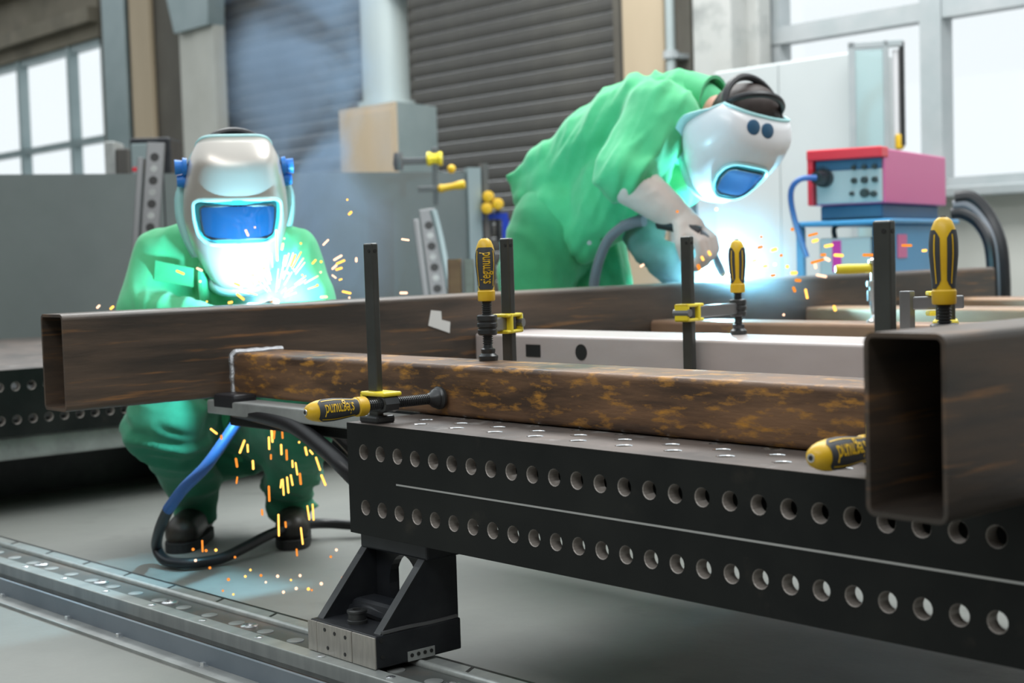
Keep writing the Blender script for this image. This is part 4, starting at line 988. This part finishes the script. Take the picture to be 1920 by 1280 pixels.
j2 = [[(hp+UP*.01, .15), (wa, .152), (mb_, .158), (up_, .15), (P(1268, 205, 4.48), .118), (P(1312, 200, 4.44), .08)],
      [(P(985, 372, 4.66), .035), (P(1040, 352, 4.66), .10), (mb_, .13)], [(P(950, 331, 4.7), .008), (P(975, 325, 4.69), .022), (P(1020, 310, 4.67), .07), (mb_, .12)], [(P(956, 338, 4.7), .012), (P(975, 348, 4.69), .022), (P(1005, 350, 4.68), .06)], [(P(952, 333, 4.72), .008), (P(972, 372, 4.68), .022), (P(1000, 400, 4.68), .06)],
      [(P(1062, 478, 4.58), .028), (P(1090, 440, 4.56), .075), (P(1140, 385, 4.52), .12), (up_, .12)],
      [(P(1052, 492, 4.6), .018), (P(1040, 450, 4.62), .06), (P(1060, 400, 4.62), .12)], [(P(1150, 425, 4.55), .05), (P(1190, 360, 4.53), .08), (up_, .1)],
      [(s1, .105), (s1.lerp(e1, .5), .098), (e1, .085), (P(1192, 330, 4.26), .072)], [(up_, .13), (s1, .1)], [(s2, .1), (e2, .075), (P(1262, 372, 4.62), .06)], [(up_, .13), (s2, .1)]]
ax2 = (up_-hp).normalized()
jo2 = put('jacket', blob('jacket', j2, .009, 4, folds(.019, ax2.cross(CR)+ax2*.25, 2.5, 5.5)), M_['green'], m2, label='green work jacket hanging open')
cc = P(1320, 196, 4.43); cn = (hd2-up_).normalized(); cs = cn.cross(UP).normalized(); cu_ = cs.cross(cn)
put('collar', MB().lathe(cc-cn*.05, cc+cn*.035, [(0, .098), (.03, .092), (.06, .085), (.085, .088), (.085, .078), (.02, .08)], 24), M_['green'], jo2)
for (u, v, d) in ((1105, 455, 4.41), (1165, 362, 4.33)): put('button', MB().cyl(P(u, v, d+.02), P(u, v, d-.004), .007, n=12), M_['duct'], jo2)
t2 = [[(hp, .155), (h1_, .145), (P(1005, 520, 4.64), .125), (k1_, .1), (fo1+UP*.3, .088), (fo1+UP*.07, .085)], [(hp, .15), (h2_, .14), (P(1120, 530, 4.76), .12), (k2_, .1), (fo2+UP*.3, .088), (fo2+UP*.07, .085)]]
put('trousers', blob('trousers', t2, .011, 4, folds(.014, UP*.4+R0n, 2.6, 4.5)), M_['green_half_shade'], m2, label='green work trousers')
boot(m2, fo1+bd2*.17, fo1-bd2*.08, fo1+UP*.12); boot(m2, fo2+bd2*.17, fo2-bd2*.08, fo2+UP*.12)
glove('gauntlet', m2, w1, w1+(P(1310, 440, 4.22)-w1), -UP+CR*-.2, 'leather', .75, 1.15, cuff=P(1180, 338, 4.26), cuff_r=.068, label='long pale leather gauntlet')
glove('glove', m2, w2, P(1275, 495, 4.4), UP*.3-CR*.9, 'glove_dark', .6, 1.25, cuff=P(1205, 430, 4.5), cuff_r=.07, label='dark green glove resting on the beam')
hu = (UP*.6+R0n*.42+CR*.5).normalized(); hf2 = (CR*.42-UP*.9+R0n*.1).normalized()
put('hair', blob('hair', [[(hd2+hu*.035-hf2*.012, .096), (hd2+hu*.01-hf2*.035, .094)]], .008, 2), M_['hair'], m2)
helmet(m2, P(1386, 236, 4.28), hf2, hu, 1.3, .8, False, 'white_shell', (-.062, .085, 21), .02, ex0=.72)
for u, v in ((1415, 221), (1440, 238)): pass

# ---------------- torches, hoses
t1 = thing('welding_torch', 'slim welding torch held by the crouching welder at the beam', 'welding torch', P(470, 590, 3.5))
O = t1.location
put('neck', MB().tube([P(446, 612, 3.56)-O, P(476, 585, 3.5)-O, P(500, 572, 3.46)-O, P(511, 569, 3.445)-O], [.013, .011, .009, .008], 10), M_['black_plastic'], t1)
put('nozzle', MB().cyl(P(500, 573, 3.46)-O, P(513, 568.5, 3.445)-O, .0105, .009), M_['brass'], t1)
put('grip', MB().tube([P(430, 640, 3.6)-O, P(444, 622, 3.58)-O, P(456, 608, 3.55)-O], [.02, .021, .016], 10), M_['black_plastic'], t1)
t2_ = thing('welding_torch', 'welding torch with curved neck in the leather gauntlet of the bent welder', 'welding torch', P(1310, 440, 4.22))
O = t2_.location
put('grip', MB().tube([P(1235, 418, 4.26)-O, P(1275, 424, 4.22)-O, P(1312, 436, 4.2)-O], [.017, .021, .018], 12), M_['black_plastic'], t2_)
put('neck', MB().tube([P(1310, 436, 4.2)-O, P(1328, 452, 4.22)-O, P(1342, 485, 4.28)-O, P(1352, 508, 4.33)-O], [.013, .012, .011, .011], 10), M_['grey_hose'], t2_)
put('nozzle', MB().cyl(P(1346, 495, 4.31)-O, P(1355, 514, 4.35)-O, .014, .011), M_['brass'], t2_)
put('swivel_sleeve', MB().tube([P(1208, 414, 4.3)-O, P(1190, 416, 4.32)-O, P(1168, 424, 4.34)-O], .017, 10), M_['grey_hose'], t2_)
put('hose', MB().tube([P(1170, 423, 4.34)-O, P(1140, 450, 4.38)-O, P(1120, 500, 4.42)-O, P(1112, 560, 4.45)-O, P(1112, 700, 4.5)-O, PZ(1125, 930, .03)-O], .0155, 12), M_['grey_hose'], t2_)
put('torch_cable', MB().tube([P(1330, 470, 4.3)-O, P(1318, 485, 4.34)-O, P(1300, 495, 4.4)-O, P(1290, 560, 4.5)-O, P(1280, 700, 4.55)-O], .008, 8), M_['blue_hose'], t2_)
# blue-black hose looping at the crouching welder's feet
hz1 = thing('torch_hose', 'blue and black hose looping on the floor before the crouching welder', 'hose', PZ(320, 1055, 0))
O = hz1.location
lp = [P(455, 775, 3.55), P(425, 820, 3.5), P(385, 875, 3.45), P(345, 915, 3.45), P(315, 955, 3.5)]
put('blue_sleeve', MB().tube([p-O for p in lp], .0135, 12), M_['blue_hose'], hz1)
lp2 = [P(318, 950, 3.5), P(300, 990, 3.6), P(294, 1025, 3.7), PZ(310, 1050, .02), PZ(350, 1056, .018), PZ(410, 1048, .018), PZ(455, 1028, .03), PZ(510, 1000, .05), PZ(560, 985, .05), PZ(610, 981, .04), PZ(680, 985, .03), PZ(800, 985, .02)]
put('black_hose', MB().tube([p-O for p in lp2], .0135, 12), M_['rubber'], hz1)
# thick cable hanging from the flat bar to the table
gc = thing('ground_cable', 'thick black ground cable hanging from the frame to the table end', 'cable', P(480, 785, 3.1)); O = gc.location
put('cable', MB().tube([P(440, 772, 3.2)-O, P(490, 780, 3.1)-O, P(550, 798, 3.0)-O, P(605, 838, 2.9)-O, P(650, 880, 2.82)-O, P(700, 935, 2.85)-O, P(735, 990, 2.9)-O], [.012, .016, .017, .017, .017, .017, .017], 12), M_['rubber'], gc)
put('cable', MB().tube([P(470, 778, 3.25)-O, P(560, 780, 3.2)-O, P(620, 808, 3.1)-O, P(665, 850, 3.05)-O, P(720, 910, 3.0)-O], .012, 10), M_['rubber'], gc)
put('clamp_jaw', MB().cbox((-.06, -.03, .0), (.03, .03, .035), .008, 0, Matrix.Translation(P(448, 768, 3.2)-O)), M_['black_plastic'], gc)

# ================================================================== arcs, sparks and smoke
W1 = P(516, 566, 3.455); W2 = P(1362, 516, 4.40)
for nm, wpos, e_, lab in (('welding_arc', W1, 36, 'bright white welding arc at the crouching welder'), ('welding_arc', W2, 50, 'bright blue-white welding arc at the bent welder')):
    a = put(nm, MB().ball((0, 0, 0), (.009, .009, .007), 8), M_['arc'], label=lab, cat='welding arc'); a.location = wpos
    l = bpy.data.lights.new('arc_light', 'POINT'); l.energy = e_; l.color = (.32, .78, 1.0); l.shadow_soft_size = .012
    lo = bpy.data.objects.new('arc_light', l); COL.objects.link(lo); lo.location = wpos+UP*(-.02 if e_ < 40 else .008)+V((-.06 if e_ < 40 else -.045, 0, 0))
def smoke_mat(name, dens, color, scale, lo, hi, aniso=.2, grad=None, column=None):
    m = bpy.data.materials.new(name); m.use_nodes = True; nt = m.node_tree; nt.nodes.clear(); N = nt.nodes; L = nt.links
    tc = N.new('ShaderNodeTexCoord'); n = N.new('ShaderNodeTexNoise'); n.inputs['Scale'].default_value = scale; n.inputs['Detail'].default_value = 4; n.inputs['Distortion'].default_value = .6
    L.new(tc.outputs['Object'], n.inputs[0])
    r = N.new('ShaderNodeMapRange'); r.inputs[1].default_value = lo; r.inputs[2].default_value = hi; r.inputs[3].default_value = 0; r.inputs[4].default_value = dens; L.new(n.outputs[0], r.inputs[0])
    last = r.outputs[0]
    if column:                                         # soft edge around an upright axis
        ss = N.new('ShaderNodeVectorMath'); ss.operation = 'MULTIPLY'; ss.inputs[1].default_value = (1, 1, 0); L.new(tc.outputs['Object'], ss.inputs[0])
        g = N.new('ShaderNodeVectorMath'); g.operation = 'DISTANCE'; g.inputs[1].default_value = column[1]; L.new(ss.outputs[0], g.inputs[0])
        q = N.new('ShaderNodeMapRange'); q.interpolation_type = 'SMOOTHSTEP'; q.inputs[1].default_value = 0; q.inputs[2].default_value = column[0]; q.inputs[3].default_value = 1; q.inputs[4].default_value = 0; L.new(g.outputs['Value'], q.inputs[0])
        mm = N.new('ShaderNodeMath'); mm.operation = 'MULTIPLY'; L.new(last, mm.inputs[0]); L.new(q.outputs[0], mm.inputs[1]); last = mm.outputs[0]
    if grad:
        g = N.new('ShaderNodeVectorMath'); g.operation = 'LENGTH'; L.new(tc.outputs['Object'], g.inputs[0])
        q = N.new('ShaderNodeMapRange'); q.inputs[1].default_value = 0; q.inputs[2].default_value = grad; q.inputs[3].default_value = 1; q.inputs[4].default_value = 0; L.new(g.outputs['Value'], q.inputs[0])
        p2 = N.new('ShaderNodeMath'); p2.operation = 'POWER'; p2.inputs[1].default_value = 2; L.new(q.outputs[0], p2.inputs[0])
        mm = N.new('ShaderNodeMath'); mm.operation = 'MULTIPLY'; L.new(last, mm.inputs[0]); L.new(p2.outputs[0], mm.inputs[1]); last = mm.outputs[0]
    s_ = N.new('ShaderNodeVolumeScatter'); s_.inputs['Color'].default_value = (*color, 1); s_.inputs['Anisotropy'].default_value = aniso; L.new(last, s_.inputs['Density'])
    ab = N.new('ShaderNodeVolumeAbsorption'); ab.inputs['Color'].default_value = (*color, 1); L.new(last, ab.inputs['Density'])
    ad = N.new('ShaderNodeAddShader'); L.new(s_.outputs[0], ad.inputs[0]); L.new(ab.outputs[0], ad.inputs[1])
    o = N.new('ShaderNodeOutputMaterial'); L.new(ad.outputs[0], o.inputs['Volume']); return m
pl_ = P(540, 560, 3.9)
def plume(name, pts, m, label, n=16):
    o0 = pts[0][0]; mb = MB().tube([p-o0 for p, r in pts], [r for p, r in pts], n)
    o = put(name, mb, m, label=label, cat='smoke', kind='stuff'); o.location = o0; return o
c0 = P(575, 300, 4.3); c0.z = .62
plume('smoke', [(V((c0.x, c0.y, z)), r) for z, r in ((.62, .24), (.8, .3), (1.0, .3), (1.3, .3), (1.6, .31), (1.95, .3))],
      smoke_mat('blue grey smoke', 12.0, (.5, .72, 1.0), 3.2, .42, .68, column=(.29, (0, 0, 0))), 'blue-grey welding smoke rising behind the crouching welder')
for i, (wpos, rad, dn) in enumerate(((W1, .13, 1.5), (W2, .31, 4.2))):
    o = put('fume', MB().ball((0, 0, 0), rad, 10), smoke_mat('bright fume', dn, (.75, .9, 1.0), 9, .1, .7, .1, rad), label=['glowing fume around the left arc', 'glowing fume around the right arc'][i], cat='smoke', kind='stuff')
    o.location = wpos
# sparks
SPM = {}
def spark(u0, v0, u1, v1, d, col, grp, lab, w_=3.2):
    a, b = P(u0, v0, d), P(u1, v1, d); r = w_/2783*d/2; ax = b-a; L = max(ax.length, r*1.2); k = (col, round(L/r/2))
    if k not in SPM:
        q = max(1.2, round(L/r/2)*2); me = MB().lathe((0, 0, 0), (0, 0, q), [(0, .25), (.35, .8), (.8, 1), (q-.8 if q > 1.7 else q*.5, 1), (q-.35 if q > 1 else q*.8, .8), (q, .25)], 8).mesh('spark'); me.materials.append(M_['spark_'+col]); SPM[k] = (me, q)
    me, q = SPM[k]; o = bpy.data.objects.new('spark', me); COL.objects.link(o)
    z = ax.normalized() if ax.length > 1e-6 else V((0, 0, 1)); x = z.orthogonal().normalized(); y = z.cross(x)
    o.matrix_world = frame(a, x*r, y*r, z*r); tag(o, lab, 'spark', grp); return o
rs = random.Random(3)
GA, LA = 'sparks spraying above the left arc', 'tiny glowing spark spraying up from the left arc'
GB, LB = 'sparks falling under the left beam', 'tiny orange spark falling below the beam at the left welder'
GC, LC = 'sparks flying from the right arc', 'tiny orange spark flying sideways from the right arc'
for _ in range(46):                                   # dense fan close to the arc
    th = math.radians(rs.uniform(-78, 78)); r0 = rs.uniform(14, 70); L = rs.uniform(12, 40)*(.6+.5*math.cos(th))
    u, v = 516+math.sin(th)*r0, 562-math.cos(th)*r0; spark(u, v, u+math.sin(th)*L, v-math.cos(th)*L, 3.42+rs.uniform(-.06, .1), rs.choice('ppy'), GA, LA, rs.uniform(1.8, 3))
for u0, v0, u1, v1 in ((460, 430, 466, 443), (478, 428, 478, 428), (520, 490, 518, 432), (531, 455, 528, 470), (545, 500, 555, 475), (533, 445, 533, 448), (564, 454, 564, 456), (605, 460, 617, 448), (585, 495, 593, 486), (602, 488, 602, 490), (625, 488, 642, 478), (630, 495, 648, 487), (622, 505, 632, 496), (629, 506, 641, 502), (600, 512, 602, 509), (622, 515, 630, 521), (635, 525, 641, 523), (595, 537, 595, 535), (650, 376, 652, 373), (653, 403, 660, 396), (540, 509, 540, 511), (565, 515, 569, 516), (552, 508, 552, 508), (470, 525, 479, 538), (495, 505, 495, 505), (443, 550, 458, 562), (438, 530, 452, 536), (600, 557, 616, 556), (641, 546, 659, 550), (655, 560, 655, 560), (752, 448, 766, 450), (749, 549, 766, 549), (668, 482, 668, 492), (181, 578, 187, 572), (206, 580, 214, 573), (330, 507, 346, 514), (368, 502, 381, 508), (373, 528, 378, 527), (388, 567, 388, 566), (427, 568, 435, 566)):
    spark(u0, v0, u1, v1, 3.3+rs.uniform(-.1, .15), rs.choice('yyp'), GA, LA, rs.uniform(3.6, 5.2))
for u0, v0, u1, v1 in ((394, 803, 407, 813), (415, 815, 415, 826), (449, 850, 459, 824), (464, 832, 465, 849), (504, 818, 505, 845), (509, 803, 511, 830), (515, 803, 513, 825), (527, 832, 528, 855), (537, 842, 538, 864), (508, 851, 508, 863), (442, 858, 445, 877), (474, 862, 475, 880), (445, 893, 443, 908), (548, 862, 549, 878), (554, 866, 558, 892), (562, 886, 564, 907), (545, 889, 549, 911), (538, 893, 541, 925), (530, 897, 532, 928), (528, 898, 526, 914), (504, 910, 505, 939), (522, 963, 523, 1005), (564, 988, 568, 1022), (592, 856, 601, 883), (602, 889, 611, 911), (576, 947, 580, 974), (586, 944, 588, 974), (572, 837, 576, 855), (580, 843, 588, 853), (612, 790, 620, 811), (561, 831, 561, 831), (491, 954, 492, 967), (535, 977, 536, 988), (379, 1012, 380, 1034), (556, 1028, 557, 1041), (529, 808, 530, 822), (450, 785, 449, 798)):
    spark(u0, v0, u1, v1, 3.25+rs.uniform(-.1, .1), rs.choice('yyo'), GB, LB, rs.uniform(3.4, 4.8))
for u, v in ((363, 1027), (386, 1029), (405, 1028), (368, 1048), (440, 1042), (395, 1062), (429, 1083), (459, 1078), (488, 1076), (498, 1089), (520, 1077), (562, 1076), (630, 1028), (620, 1041), (644, 1080), (601, 1091), (556, 1100), (585, 1104), (579, 1101), (531, 1107), (438, 1112), (418, 1105), (470, 1066), (545, 1085)):
    spark(u, v, u+rs.uniform(-2, 2), v+rs.uniform(2, 6), 3.25, rs.choice('yop'), GB, LB, rs.uniform(4, 6.5))
for u0, v0, u1, v1 in ((1200, 500, 1210, 494), (1268, 395, 1272, 398), (1341, 390, 1344, 393), (1450, 497, 1456, 494), (1473, 500, 1482, 499), (1482, 512, 1499, 511), (1490, 525, 1502, 526), (1515, 442, 1534, 437), (1522, 453, 1532, 450), (1538, 478, 1552, 477), (1545, 483, 1560, 490), (1520, 493, 1545, 486), (1528, 493, 1530, 505), (1563, 478, 1580, 479), (1617, 478, 1638, 478), (1690, 460, 1712, 460), (1728, 470, 1740, 469), (1487, 537, 1492, 550), (1510, 541, 1514, 560), (1563, 572, 1567, 584), (1467, 590, 1468, 590), (1445, 470, 1455, 467), (1420, 465, 1430, 462), (1430, 500, 1440, 498), (1445, 517, 1456, 515), (1328, 470, 1332, 478), (1315, 480, 1320, 490), (1308, 495, 1312, 505), (1530, 515, 1552, 519), (1483, 428, 1486, 430), (1425, 445, 1429, 443), (1462, 480, 1470, 476), (1410, 490, 1418, 487), (1545, 462, 1562, 459)):
    spark(u0, v0, u1, v1, 4.0+rs.uniform(-.3, .1), rs.choice('yop'), GC, LC, rs.uniform(4.5, 7))
